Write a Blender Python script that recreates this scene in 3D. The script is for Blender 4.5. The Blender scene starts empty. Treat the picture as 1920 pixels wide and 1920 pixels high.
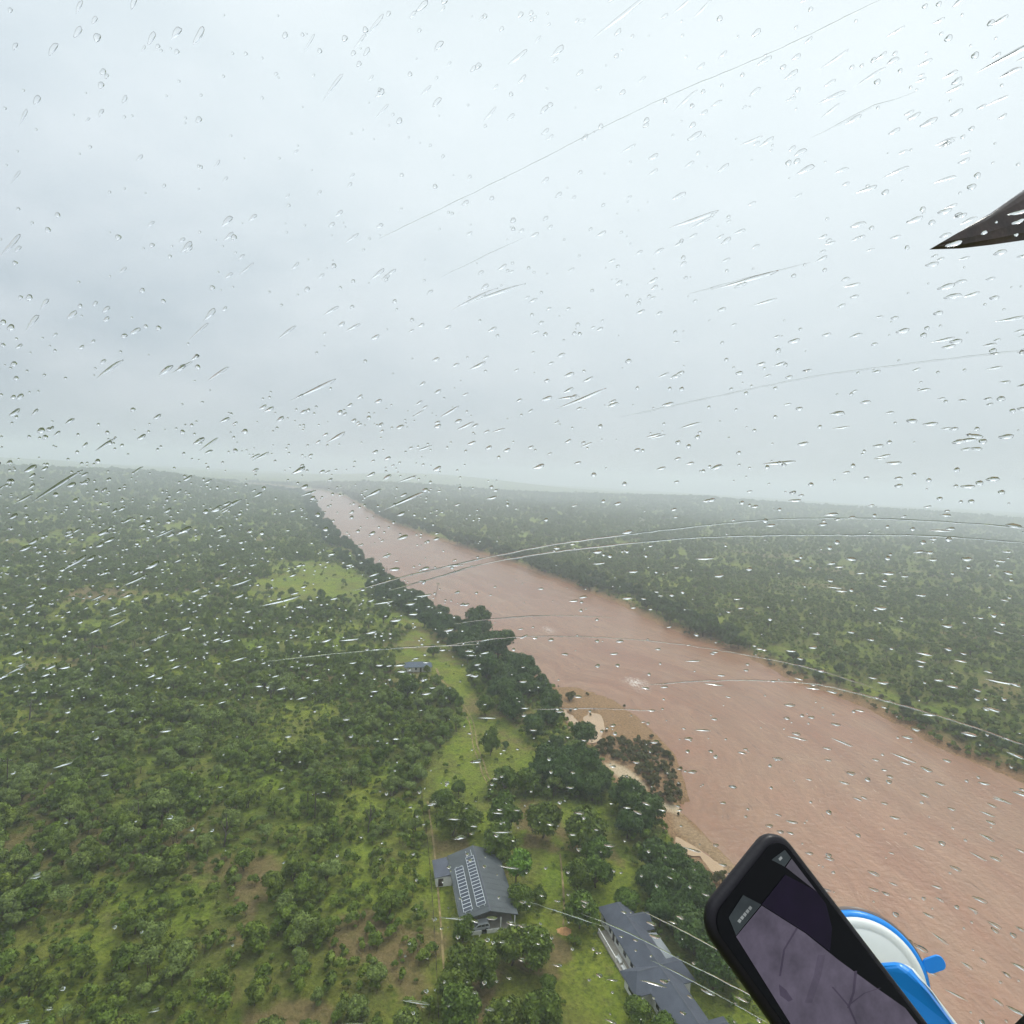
import bpy, bmesh, math, random
import numpy as np
from mathutils import Vector, Matrix

random.seed(7)
rng = np.random.default_rng(11)
S = bpy.context.scene
COL = S.collection

# ------------------------------------------------------------------ camera, sky, sun, exposure
FPX, HORIZON_Y, HORIZON_SLOPE, CAM_Z = 1100.0, 893.0, 0.0524, 103.0
ROLL = math.atan(HORIZON_SLOPE)
PITCH = math.atan((960 - HORIZON_Y) * math.cos(ROLL) / FPX)
_U = Vector((math.sin(ROLL) * math.cos(PITCH), math.cos(ROLL) * math.cos(PITCH), math.sin(PITCH)))
_f = Vector((0, 0, -1)); _F = (_f - _U * _f.dot(_U)).normalized(); _X = _F.cross(_U)
CAM_ROT = Matrix((_X, _F, _U))
CAM_M = CAM_ROT.to_4x4(); CAM_M.translation = Vector((0, 0, CAM_Z))
cam = bpy.data.cameras.new("camera"); cam_o = bpy.data.objects.new("camera", cam); COL.objects.link(cam_o)
cam_o.matrix_world = CAM_M
cam.sensor_width = 36; cam.lens = 36 * FPX / 1920; cam.clip_start = 0.01; cam.clip_end = 30000
S.camera = cam_o

SUN_AZ, SUN_EL = math.radians(35), math.radians(52)
sun_dir = Vector((math.sin(SUN_AZ) * math.cos(SUN_EL), math.cos(SUN_AZ) * math.cos(SUN_EL), math.sin(SUN_EL)))
W = bpy.data.worlds.new("World"); S.world = W; W.use_nodes = True
nt = W.node_tree; nt.nodes.clear()
def wn(t, **k):
    n = nt.nodes.new(t)
    for a, b in k.items(): setattr(n, a, b)
    return n
out = wn("ShaderNodeOutputWorld"); bg = wn("ShaderNodeBackground"); bg.inputs[1].default_value = 0.1
sky = wn("ShaderNodeTexSky", sky_type="NISHITA", sun_disc=False, sun_elevation=SUN_EL, sun_rotation=SUN_AZ)
tc = wn("ShaderNodeTexCoord")
# an overcast cloud deck in front of the blue sky: brighter round the hidden sun, soft billows
dot = wn("ShaderNodeVectorMath", operation="DOT_PRODUCT"); dot.inputs[1].default_value = sun_dir
mr = wn("ShaderNodeMapRange", interpolation_type="SMOOTHSTEP")
mr.inputs[1].default_value = 0.05; mr.inputs[2].default_value = 1.0; mr.inputs[3].default_value = 0.0; mr.inputs[4].default_value = 1.0
mp = wn("ShaderNodeMapping"); mp.inputs["Scale"].default_value = (1.0, 1.0, 2.0)
n1 = wn("ShaderNodeTexNoise"); n1.inputs["Scale"].default_value = 1.55; n1.inputs["Detail"].default_value = 6; n1.inputs["Roughness"].default_value = 0.52; n1.inputs["Distortion"].default_value = 0.4
n1r = wn("ShaderNodeMapRange"); n1r.inputs[1].default_value = 0.3; n1r.inputs[2].default_value = 0.7
cr = wn("ShaderNodeMix", data_type="RGBA"); cr.inputs[6].default_value = (5.3, 6.2, 7.0, 1); cr.inputs[7].default_value = (8.3, 8.9, 9.5, 1)
gl = wn("ShaderNodeMix", data_type="RGBA"); gl.inputs[7].default_value = (8.7, 9.45, 9.65, 1)
glf = wn("ShaderNodeMath", operation="MULTIPLY"); glf.inputs[1].default_value = 0.85
mx = wn("ShaderNodeMix", data_type="RGBA"); mx.inputs[0].default_value = 0.93
L = nt.links.new
L(tc.outputs["Generated"], dot.inputs[0]); L(dot.outputs["Value"], mr.inputs[0])
L(tc.outputs["Generated"], mp.inputs[0]); L(mp.outputs[0], n1.inputs["Vector"]); L(n1.outputs["Fac"], n1r.inputs[0])
n2 = wn("ShaderNodeTexNoise"); n2.inputs["Scale"].default_value = 5.5; n2.inputs["Detail"].default_value = 6; n2.inputs["Roughness"].default_value = 0.55; L(mp.outputs[0], n2.inputs["Vector"])
n2m = wn("ShaderNodeMath", operation="MULTIPLY_ADD"); n2m.inputs[1].default_value = 1.4; n2m.inputs[2].default_value = -0.70; L(n2.outputs["Fac"], n2m.inputs[0])
n12 = wn("ShaderNodeMath", operation="ADD", use_clamp=True); L(n1r.outputs[0], n12.inputs[0]); L(n2m.outputs[0], n12.inputs[1]); L(n12.outputs[0], cr.inputs[0]); L(cr.outputs[2], gl.inputs[6]); L(mr.outputs[0], glf.inputs[0]); L(glf.outputs[0], gl.inputs[0])
sx = wn("ShaderNodeSeparateXYZ"); L(tc.outputs["Generated"], sx.inputs[0])
er = wn("ShaderNodeMapRange", interpolation_type="SMOOTHSTEP"); er.inputs[1].default_value = -0.05; er.inputs[2].default_value = 0.55; er.inputs[3].default_value = 0.69; er.inputs[4].default_value = 1.0
es = wn("ShaderNodeVectorMath", operation="SCALE"); L(sx.outputs["Z"], er.inputs[0]); L(gl.outputs[2], es.inputs[0]); L(er.outputs[0], es.inputs["Scale"])
L(sky.outputs[0], mx.inputs[6]); zr_ = wn("ShaderNodeMapRange", interpolation_type="SMOOTHSTEP"); zr_.inputs[1].default_value = 0.62; zr_.inputs[2].default_value = 0.95; zr_.inputs[3].default_value = 1.0; zr_.inputs[4].default_value = 2.3
zs_ = wn("ShaderNodeVectorMath", operation="SCALE"); L(sx.outputs["Z"], zr_.inputs[0]); L(es.outputs[0], zs_.inputs[0]); L(zr_.outputs[0], zs_.inputs["Scale"]); L(zs_.outputs[0], mx.inputs[7]); L(mx.outputs[2], bg.inputs[0]); L(bg.outputs[0], out.inputs[0])

sl = bpy.data.lights.new("sun", "SUN"); sl.energy = 1.5; sl.angle = math.radians(12); sl.color = (1.0, 0.96, 0.88)
so = bpy.data.objects.new("sun", sl); COL.objects.link(so); so.rotation_euler = (-sun_dir).to_track_quat("-Z", "Y").to_euler(); so.location = (0, 0, 400)

S.view_settings.view_transform = "Standard"; S.view_settings.look = "None"; S.view_settings.gamma = 1.0
S.view_settings.use_curve_mapping = False; S.view_settings.exposure = 0.13
S.render.engine = "CYCLES"
cy = S.cycles
cy.use_denoising = True; cy.max_bounces = 8; cy.diffuse_bounces = 2; cy.glossy_bounces = 2; cy.transmission_bounces = 6
cy.volume_bounces = 4; cy.transparent_max_bounces = 12; cy.caustics_reflective = False; cy.caustics_refractive = False
cy.use_light_tree = False

# ------------------------------------------------------------------ helpers
LAND = 3.2
def ground_pt(px, py, z=LAND):
    d = CAM_ROT @ Vector(((px - 960) / FPX, -(py - 960) / FPX, -1.0)); t = (z - CAM_Z) / d.z
    return Vector((d.x * t, d.y * t, z))
def gp(px, py, z=LAND):
    v = ground_pt(px, py, z); return (v.x, v.y)
def poly(pts, z=LAND): return np.array([gp(a, b, z) for a, b in pts])

def sdist(P, Q):
    """signed distance of points P (n,2) to polygon Q: negative inside"""
    P = np.asarray(P, float); out_ = np.empty(len(P))
    A = Q; B = np.roll(Q, -1, 0); AB = B - A; L2 = (AB ** 2).sum(1) + 1e-9
    for s in range(0, len(P), 20000):
        p = P[s:s + 20000]; d = p[:, None, :] - A[None]
        t = np.clip((d * AB).sum(2) / L2, 0, 1)
        dm = ((d - t[..., None] * AB) ** 2).sum(2).min(1)
        c = ((A[:, 1] > p[:, 1:2]) != (B[:, 1] > p[:, 1:2])) & (p[:, 0:1] < AB[:, 0] * (p[:, 1:2] - A[:, 1]) / np.where(np.abs(AB[:, 1]) < 1e-9, 1e-9, AB[:, 1]) + A[:, 0])
        out_[s:s + 20000] = np.sqrt(dm) * np.where(c.sum(1) % 2 == 1, -1, 1)
    return out_
_tab = rng.random((256, 256))
def vnoise(x, y):
    xi = np.floor(x).astype(int); yi = np.floor(y).astype(int); fx = x - xi; fy = y - yi
    fx = fx * fx * (3 - 2 * fx); fy = fy * fy * (3 - 2 * fy)
    g = lambda a, b: _tab[a & 255, b & 255]
    return (g(xi, yi) * (1 - fx) + g(xi + 1, yi) * fx) * (1 - fy) + (g(xi, yi + 1) * (1 - fx) + g(xi + 1, yi + 1) * fx) * fy
def fbm(x, y, s, o=3):
    r = 0; a = 0.5; tot = 0
    for k in range(o):
        r = r + a * vnoise(x / s + 17 * k, y / s + 31 * k); tot += a; a *= 0.5; s *= 0.5
    return r / tot
def sstep(a, b, x):
    t = np.clip((x - a) / (b - a), 0, 1); return t * t * (3 - 2 * t)

def mesh_obj(name, verts, faces, mats, parent=None, midx=None, smooth=False):
    me = bpy.data.meshes.new(name); me.from_pydata([tuple(v) for v in verts], [], [tuple(f) for f in faces])
    for m in (mats if isinstance(mats, (list, tuple)) else [mats]): me.materials.append(m)
    if midx is not None: me.polygons.foreach_set("material_index", np.array(midx, dtype=np.int32))
    if smooth: me.polygons.foreach_set("use_smooth", np.ones(len(me.polygons), dtype=bool))
    me.update()
    o = bpy.data.objects.new(name, me); COL.objects.link(o)
    if parent is not None: o.parent = parent
    return o
def np_mesh(name, V, Fq, mats, midx=None, smooth=None, parent=None):
    """fast build from arrays: V (n,3), Fq list of (m,k) int arrays"""
    me = bpy.data.meshes.new(name); V = np.asarray(V, np.float32)
    me.vertices.add(len(V)); me.vertices.foreach_set("co", V.ravel())
    loops = np.concatenate([f.ravel() for f in Fq]).astype(np.int32)
    tot = np.concatenate([np.full(len(f), f.shape[1]) for f in Fq]).astype(np.int32)
    st = np.concatenate([[0], np.cumsum(tot)[:-1]]).astype(np.int32)
    me.loops.add(len(loops)); me.loops.foreach_set("vertex_index", loops)
    me.polygons.add(len(tot)); me.polygons.foreach_set("loop_start", st); me.polygons.foreach_set("loop_total", tot)
    if midx is not None: me.polygons.foreach_set("material_index", np.asarray(midx, np.int32))
    if smooth is not None: me.polygons.foreach_set("use_smooth", np.asarray(smooth, bool) if np.ndim(smooth) else np.full(len(tot), bool(smooth)))
    for m in (mats if isinstance(mats, (list, tuple)) else [mats]): me.materials.append(m)
    me.update(calc_edges=True); me.validate()
    o = bpy.data.objects.new(name, me); COL.objects.link(o)
    if parent is not None: o.parent = parent
    return o
def thing(name, label, cat, loc=(0, 0, 0), rz=0.0, group=None):
    o = bpy.data.objects.new(name, None); COL.objects.link(o); o.location = loc; o.rotation_euler = (0, 0, rz)
    o.empty_display_size = 0.2
    tag(o, label, cat, group); return o
def tag(o, label, cat, group=None):
    o["label"] = label; o["category"] = cat
    if group: o["group"] = group
    return o
def kind(o, k, label=None, cat=None):
    o["kind"] = k
    if label: o["label"] = label
    if cat: o["category"] = cat
    return o

class MB:
    """collects simple solids into one mesh"""
    def __init__(s): s.v = []; s.f = []; s.m = []
    def add(s, v, f, m=0):
        b = len(s.v); s.v += [tuple(x) for x in v]; s.f += [tuple(i + b for i in q) for q in f]; s.m += [m] * len(f); return s
    def box(s, x0, x1, y0, y1, z0, z1, m=0):
        return s.add([(x0, y0, z0), (x1, y0, z0), (x1, y1, z0), (x0, y1, z0), (x0, y0, z1), (x1, y0, z1), (x1, y1, z1), (x0, y1, z1)],
                     [(3, 2, 1, 0), (4, 5, 6, 7), (0, 1, 5, 4), (1, 2, 6, 5), (2, 3, 7, 6), (3, 0, 4, 7)], m)
    def tube(s, a, b, r0, r1=None, n=7, m=0):
        a = Vector(a); b = Vector(b); r1 = r0 if r1 is None else r1
        z = (b - a).normalized(); x = z.orthogonal().normalized(); y = z.cross(x)
        v = [a + (x * math.cos(t) + y * math.sin(t)) * r0 for t in [2 * math.pi * k / n for k in range(n)]]
        v += [b + (x * math.cos(t) + y * math.sin(t)) * r1 for t in [2 * math.pi * k / n for k in range(n)]]
        f = [(k, (k + 1) % n, n + (k + 1) % n, n + k) for k in range(n)] + [tuple(range(n))[::-1], tuple(range(n, 2 * n))]
        return s.add(v, f, m)
    def prism(s, pts, ext, m=0):
        """closed prism: polygon of 3-D points pushed along ext"""
        n = len(pts); e = Vector(ext); v = [Vector(p) for p in pts]; v += [p + e for p in v[:n]]
        f = [tuple(range(n))[::-1], tuple(range(n, 2 * n))] + [(k, (k + 1) % n, n + (k + 1) % n, n + k) for k in range(n)]
        return s.add(v, f, m)
    def build(s, name, mats, parent=None, smooth=False): return mesh_obj(name, s.v, s.f, mats, parent, s.m, smooth)

def mat(name, color=(0.5, 0.5, 0.5), rough=0.7, spec=0.3, metal=0.0, var=0.0, nscale=1.0, bump=0.0, bscale=30.0, emit=None, estr=1.0):
    m = bpy.data.materials.new(name); m.use_nodes = True; t = m.node_tree; p = t.nodes["Principled BSDF"]
    p.inputs["Base Color"].default_value = (*color, 1); p.inputs["Roughness"].default_value = rough
    p.inputs["Specular IOR Level"].default_value = spec; p.inputs["Metallic"].default_value = metal
    if var or bump:
        g = t.nodes.new("ShaderNodeTexCoord")
    if var:
        n = t.nodes.new("ShaderNodeTexNoise"); n.inputs["Scale"].default_value = nscale; n.inputs["Detail"].default_value = 6; n.inputs["Roughness"].default_value = 0.6
        r = t.nodes.new("ShaderNodeMapRange"); r.inputs[1].default_value = 0.3; r.inputs[2].default_value = 0.7; r.inputs[3].default_value = 1 - var; r.inputs[4].default_value = 1 + var
        x = t.nodes.new("ShaderNodeVectorMath"); x.operation = "SCALE"; x.inputs[0].default_value = color
        t.links.new(g.outputs["Object"], n.inputs["Vector"]); t.links.new(n.outputs["Fac"], r.inputs[0]); t.links.new(r.outputs[0], x.inputs["Scale"]); t.links.new(x.outputs[0], p.inputs["Base Color"])
    if bump:
        n2 = t.nodes.new("ShaderNodeTexNoise"); n2.inputs["Scale"].default_value = bscale; n2.inputs["Detail"].default_value = 3
        b = t.nodes.new("ShaderNodeBump"); b.inputs["Strength"].default_value = bump; b.inputs["Distance"].default_value = 0.02
        t.links.new(g.outputs["Object"], n2.inputs["Vector"]); t.links.new(n2.outputs["Fac"], b.inputs["Height"]); t.links.new(b.outputs[0], p.inputs["Normal"])
    if emit:
        p.inputs["Emission Color"].default_value = (*emit, 1); p.inputs["Emission Strength"].default_value = estr
    return m

# ------------------------------------------------------------------ haze
HAZE_DENSITY = 0.00041
hm = bpy.data.materials.new("haze"); hm.use_nodes = True; t = hm.node_tree; t.nodes.clear()
ho = t.nodes.new("ShaderNodeOutputMaterial"); hv = t.nodes.new("ShaderNodeVolumePrincipled")
hv.inputs["Color"].default_value = (0.91, 0.945, 1.0, 1); hv.inputs["Density"].default_value = HAZE_DENSITY; hv.inputs["Anisotropy"].default_value = 0.25
t.links.new(hv.outputs[0], ho.inputs["Volume"])
hz = MB().box(-7600, 7600, -7600, 7600, -9, 190).build("haze", hm); kind(hz, "stuff", "pale grey rain haze hanging over the whole valley", "haze")

# ------------------------------------------------------------------ layout traced on the ground (metres)
RIVER = poly([(1900, 2700), (1700, 2250), (1620, 2080), (1540, 1930), (1470, 1800), (1420, 1710), (1385, 1642), (1330, 1580), (1285, 1535), (1258, 1512), (1282, 1500), (1268, 1450), (1255, 1412),
    (1228, 1380), (1190, 1346), (1150, 1316), (1112, 1300), (1078, 1292), (1050, 1292), (1030, 1285), (1005, 1268), (980, 1250), (955, 1236), (930, 1218), (905, 1205), (880, 1188), (845, 1168),
    (810, 1142), (775, 1118), (742, 1096), (710, 1072), (680, 1045), (652, 1018), (628, 996), (606, 968), (597, 950), (588, 935), (570, 926), (500, 917), (400, 908), (400, 904), (500, 908), (600, 919), (626, 925),
    (646, 931), (668, 944), (695, 962), (722, 978), (762, 992), (802, 1006), (850, 1021), (880, 1031), (922, 1045), (952, 1054), (984, 1065), (1024, 1081), (1065, 1093), (1092, 1108), (1130, 1120), (1160, 1133),
    (1200, 1153), (1240, 1173), (1280, 1188), (1310, 1201), (1370, 1219), (1400, 1232), (1450, 1258), (1490, 1278), (1520, 1288), (1560, 1303), (1620, 1328), (1680, 1358), (1740, 1388), (1800, 1418),
    (1860, 1443), (1920, 1473), (2100, 1560), (2400, 1700), (2900, 2100), (2900, 2700)], 0.4)
BAR = poly([(1035, 1288), (1078, 1288), (1112, 1297), (1150, 1312), (1192, 1343), (1232, 1378), (1262, 1412), (1278, 1452), (1292, 1500), (1265, 1512), (1300, 1548), (1345, 1592), (1395, 1645), (1420, 1700), (1400, 1730),
    (1330, 1690), (1280, 1640), (1265, 1580), (1225, 1530), (1170, 1500), (1140, 1450), (1120, 1410), (1085, 1390), (1055, 1345)], 0.8)
POND_A = poly([(1057, 1330), (1066, 1338), (1083, 1352), (1079, 1362), (1070, 1364), (1056, 1350)], 0.8)
POND_B = poly([(1108, 1337), (1122, 1340), (1132, 1352), (1134, 1365), (1125, 1378), (1126, 1386), (1112, 1392), (1100, 1388), (1092, 1376), (1085, 1372), (1098, 1366), (1098, 1355), (1095, 1348)], 0.8)
SAND = poly([(1135, 1433), (1150, 1431), (1172, 1440), (1192, 1451), (1207, 1466), (1213, 1480), (1200, 1487), (1184, 1482), (1176, 1466), (1160, 1458), (1148, 1448)], 0.9)
SAND2 = poly([(1224, 1496), (1245, 1505), (1270, 1513), (1279, 1518), (1272, 1526), (1252, 1520), (1234, 1508)], 0.9)
SPIT = poly([(1262, 1526), (1285, 1534), (1310, 1560), (1340, 1588), (1370, 1612), (1392, 1640), (1375, 1650), (1356, 1626), (1326, 1600), (1296, 1580), (1268, 1560)], 0.9)
POND_C = poly([(1268, 1568), (1290, 1582), (1322, 1600), (1348, 1622), (1366, 1645), (1350, 1640), (1326, 1625), (1310, 1604), (1284, 1602), (1262, 1590)], 0.8)
CORRIDOR = poly([(735, 1148), (768, 1158), (800, 1185), (835, 1212), (868, 1240), (880, 1280), (905, 1320), (955, 1350), (985, 1390), (1000, 1430), (985, 1460), (930, 1450), (905, 1480), (905, 1500), (860, 1500),
    (795, 1500), (790, 1480), (800, 1440), (835, 1410), (862, 1372), (872, 1335), (850, 1300), (812, 1275), (812, 1245), (770, 1238), (745, 1215), (772, 1185), (740, 1165)])
YARD = poly([(800, 1500), (1055, 1495), (1130, 1510), (1165, 1570), (1185, 1630), (1205, 1690), (1255, 1790), (1320, 1890), (1400, 2100), (830, 2100), (822, 1900), (812, 1700)])
CLEAR_B = poly([(440, 1098), (505, 1068), (560, 1052), (612, 1056), (660, 1070), (690, 1090), (668, 1112), (610, 1122), (560, 1130), (500, 1128), (452, 1116)])
CLEAR_C = poly([(-80, 1236), (60, 1240), (112, 1246), (105, 1282), (70, 1300), (0, 1318), (-80, 1325)])
CLEAR_D = poly([(436, 1622), (480, 1602), (524, 1598), (526, 1640), (500, 1690), (478, 1740), (468, 1800), (450, 1850), (470, 1880), (560, 1872), (640, 1890), (660, 2000), (420, 2000), (440, 1850), (452, 1740)])
CLEAR_E = poly([(150, 1690), (200, 1660), (248, 1655), (225, 1690), (180, 1730), (150, 1760)])
CLEAR_F = poly([(330, 1560), (380, 1530), (430, 1450), (520, 1440), (600, 1480), (560, 1520), (450, 1540), (390, 1600)])
CLEAR_G = poly([(620, 1700), (700, 1690), (800, 1740), (810, 1900), (700, 1910), (690, 1850), (620, 1830), (570, 1790)])
CLEAR_H = poly([(110, 1110), (180, 1098), (260, 1110), (220, 1125), (140, 1130)])
RBANK_GRASS = poly([(1390, 1188), (1430, 1190), (1480, 1215), (1500, 1240), (1450, 1235), (1410, 1215)])
FOREST = poly([(640, 985), (690, 1035), (760, 1098), (840, 1150), (905, 1190), (950, 1230), (1000, 1265), (1030, 1310), (1032, 1377), (1062, 1434), (1086, 1494), (1136, 1534), (1186, 1570), (1222, 1616), (1262, 1672), (1330, 1745),
    (1440, 1830), (1560, 2080), (1400, 2080), (1290, 1850), (1225, 1735), (1195, 1690), (1178, 1640), (1165, 1560), (1130, 1505), (1060, 1490), (1000, 1460), (1005, 1420), (985, 1385), (950, 1330), (900, 1290), (885, 1240), (850, 1205),
    (800, 1165), (740, 1130), (690, 1085), (650, 1035), (610, 990)])
SCRUB = poly([(1112, 1395), (1140, 1383), (1180, 1385), (1225, 1390), (1255, 1415), (1268, 1450), (1280, 1500), (1255, 1508), (1225, 1490), (1210, 1462), (1190, 1440), (1150, 1420), (1120, 1415)], 1.5)

def terrain(P):
    """height and surface mix (grass, dirt, sand, wet) at points (n,2)"""
    x, y = P[:, 0], P[:, 1]; r = np.hypot(x, y)
    w = fbm(x, y, 9.0) - 0.5
    sr = sdist(P, RIVER) + w * 5.0 * sstep(100, 300, r) + w * 1.5
    sb = sdist(P, BAR) + w * 2.0
    h = -2.0 + 2.6 * sstep(-5, 0.5, sr) + 2.6 * sstep(1.0, 11, sr) + (fbm(x, y, 60.0) - 0.5) * 1.6 * sstep(5, 40, sr)
    bar = 1 - sstep(-1.5, 3.0, sb)
    ponds = np.minimum(np.minimum(sdist(P, POND_A), sdist(P, POND_B)), sdist(P, POND_C))
    hb = 0.95 + 0.5 * (fbm(x, y, 7.0) - 0.35) - 1.0 * (1 - sstep(-1.5, 1.5, ponds + w * 5))
    h = h * (1 - bar) + np.where(sr > -2.5, hb, h) * bar
    # rolling country far away
    az = np.arctan2(x, y)
    far = sstep(700, 2600, r)
    h += far * (fbm(x, y, 900.0, 2) - 0.35) * 34 * sstep(60, 260, sr)
    h += 32 * np.exp(-((r - 2900 - 500 * az) / 420) ** 2) * sstep(60, 400, sr) * (0.75 + 0.5 * vnoise(az * 9, az * 0))
    h += 60 * np.exp(-((r - 5600) / 700) ** 2) * np.exp(-((az + 0.80) / 0.22) ** 2) * (0.8 + 0.4 * vnoise(az * 14, az * 3))
    h += 75 * np.exp(-((r - 5200) / 600) ** 2) * np.exp(-((az + 0.12) / 0.20) ** 2)
    # surface mix
    n1_ = fbm(x, y, 26.0); n2_ = fbm(x + 300, y, 70.0)
    yard = 1 - sstep(-3, 4, sdist(P, YARD) + w * 10); corr = np.maximum(1 - sstep(-3, 4, sdist(P, CORRIDOR) + w * 10), yard * (0.35 + 0.9 * sstep(0.42, 0.62, fbm(x + 11, y + 5, 16.0))))
    side = np.where(x > 0.35 * y + 30, 0.55, 1.0)
    wb = fbm(x + 70, y + 20, 38.0) - 0.5
    clr = 1 - sstep(-4, 8, np.minimum.reduce([sdist(P, CLEAR_B), sdist(P, CLEAR_C), sdist(P, CLEAR_E), sdist(P, CLEAR_F)]) + w * 12 + wb * 45)
    dry = 1 - sstep(-3, 3, np.minimum.reduce([sdist(P, CLEAR_D), sdist(P, CLEAR_G) + 2, sdist(P, CLEAR_H)]) + w * 10)
    rb = 1 - sstep(-4, 5, sdist(P, RBANK_GRASS) + w * 10)
    grass = np.clip(np.maximum.reduce([corr, clr, rb * 0.12, sstep(0.47, 0.62, n1_) * 0.85 * side, sstep(0.5, 0.7, n2_) * 0.6 * side]), 0, 1)
    bank = (1 - sstep(7.0, 15.0, sr)) * (0.75 + 0.5 * w)
    dirt = np.clip(np.maximum.reduce([dry * 0.8, bank, yard * 0.75 * sstep(0.50, 0.66, fbm(x + 40, y + 77, 13.0)), sstep(0.60, 0.74, fbm(x + 90, y + 50, 40.0)) * 0.55]), 0, 1)
    sand = np.clip(np.maximum.reduce([1 - sstep(-1.0, 1.2, sdist(P, SAND) + w * 2), 1 - sstep(-0.8, 1.0, sdist(P, SAND2) + w), 0.3 * (1 - sstep(-1, 1.5, sdist(P, SPIT) + w * 3)), bar * 0.08]), 0, 1)
    dirt = np.maximum(dirt, bar)
    return h, np.stack([grass, dirt, sand, np.clip(np.maximum(bar * 0.9, (1 - sstep(3.5, 8.5, sr)) * 0.9), 0, 1)], 1), sr

# ------------------------------------------------------------------ ground sheet
na_f = np.linspace(-math.radians(58), math.radians(58), 520); na_r = np.linspace(math.radians(58), math.radians(302), 60)[1:-1]
AZ = np.concatenate([na_f, na_r]); RR = np.concatenate([[3.0, 25.0], np.geomspace(55, 7400, 430)])
A_, R_ = np.meshgrid(AZ, RR); P = np.stack([(R_ * np.sin(A_)).ravel(), (R_ * np.cos(A_)).ravel()], 1)
h, mix, _sr = terrain(P); nA, nR = len(AZ), len(RR)
i = np.arange(nR - 1)[:, None] * nA; j = np.arange(nA)[None]; j2 = (j + 1) % nA
Fq = np.stack([i + j, i + j2, i + nA + j2, i + nA + j], -1).reshape(-1, 4)[:, ::-1]

def gnode(t, ty, **k):
    n = t.nodes.new(ty)
    for a, b in k.items(): setattr(n, a, b)
    return n
def tmix(t, fac, a, b):
    n = gnode(t, "ShaderNodeMix", data_type="RGBA")
    for s, v in ((0, fac), (6, a), (7, b)):
        if isinstance(v, (tuple, float, int)): n.inputs[s].default_value = (*v, 1) if isinstance(v, tuple) else v
        else: t.links.new(v, n.inputs[s])
    return n.outputs[2]
def tnoise(t, vec, scale, detail=5, rough=0.6, lo=0.3, hi=0.7):
    n = gnode(t, "ShaderNodeTexNoise"); n.inputs["Scale"].default_value = scale; n.inputs["Detail"].default_value = detail; n.inputs["Roughness"].default_value = rough
    t.links.new(vec, n.inputs["Vector"]); r = gnode(t, "ShaderNodeMapRange"); r.inputs[1].default_value = lo; r.inputs[2].default_value = hi
    t.links.new(n.outputs["Fac"], r.inputs[0]); return r.outputs[0]

gm = bpy.data.materials.new("bush_ground"); gm.use_nodes = True; t = gm.node_tree; p = t.nodes["Principled BSDF"]
geo = gnode(t, "ShaderNodeNewGeometry").outputs["Position"]
att = gnode(t, "ShaderNodeAttribute", attribute_name="surface_mix"); sep = gnode(t, "ShaderNodeSeparateColor"); t.links.new(att.outputs["Color"], sep.inputs[0])
fine = tnoise(t, geo, 1.1, 6, 0.7); mid = tnoise(t, geo, 0.16, 5, 0.6); big = tnoise(t, geo, 0.02, 4)
scrub_c = tmix(t, fine, (0.050, 0.078, 0.010), (0.140, 0.180, 0.026))
scrub_c = tmix(t, mid, scrub_c, tmix(t, fine, (0.058, 0.082, 0.012), (0.185, 0.205, 0.032)))
grass_c = tmix(t, fine, (0.090, 0.128, 0.012), (0.255, 0.300, 0.034))
grass_c = tmix(t, mid, grass_c, tmix(t, fine, (0.155, 0.155, 0.022), (0.370, 0.350, 0.058)))
grass_c = tmix(t, big, grass_c, tmix(t, fine, (0.072, 0.128, 0.010), (0.225, 0.300, 0.032)))
tuft = tnoise(t, geo, 0.45, 6, 0.75, 0.52, 0.62); tf = gnode(t, "ShaderNodeMath", operation="MULTIPLY"); tf.inputs[1].default_value = 0.7; t.links.new(tuft, tf.inputs[0])
grass_c = tmix(t, tf.outputs[0], grass_c, (0.050, 0.075, 0.016))
dirt_c = tmix(t, fine, (0.120, 0.078, 0.034), (0.300, 0.205, 0.105))
dirt_c = tmix(t, mid, dirt_c, tmix(t, fine, (0.110, 0.105, 0.030), (0.240, 0.190, 0.070)))
sand_c = tmix(t, fine, (0.42, 0.30, 0.17), (0.72, 0.58, 0.40))
def jit(o):
    m1 = gnode(t, "ShaderNodeMath", operation="ADD"); m2 = gnode(t, "ShaderNodeMath", operation="MULTIPLY_ADD"); m2.inputs[1].default_value = 0.7; m2.inputs[2].default_value = -0.35
    t.links.new(mid, m2.inputs[0]); t.links.new(o, m1.inputs[0]); t.links.new(m2.outputs[0], m1.inputs[1])
    r = gnode(t, "ShaderNodeMapRange", interpolation_type="SMOOTHSTEP"); r.inputs[1].default_value = 0.2; r.inputs[2].default_value = 0.8; t.links.new(m1.outputs[0], r.inputs[0]); return r.outputs[0]
c = tmix(t, jit(sep.outputs[0]), scrub_c, grass_c); blot = tnoise(t, geo, 0.055, 5, 0.65, 0.46, 0.62); bf = gnode(t, "ShaderNodeMath", operation="MULTIPLY"); bf.inputs[1].default_value = 0.6; t.links.new(blot, bf.inputs[0])
c = tmix(t, bf.outputs[0], c, tmix(t, fine, (0.090, 0.085, 0.026), (0.210, 0.180, 0.055)))
c = tmix(t, jit(sep.outputs[1]), c, dirt_c)
mud_c = tmix(t, fine, (0.180, 0.098, 0.050), (0.400, 0.240, 0.125)); mud_c = tmix(t, mid, mud_c, tmix(t, fine, (0.075, 0.045, 0.025), (0.450, 0.245, 0.108)))
c = tmix(t, att.outputs["Alpha"], c, mud_c); c = tmix(t, sep.outputs[2], c, sand_c)
t.links.new(c, p.inputs["Base Color"]); p.inputs["Roughness"].default_value = 0.9; p.inputs["Specular IOR Level"].default_value = 0.1
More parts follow.
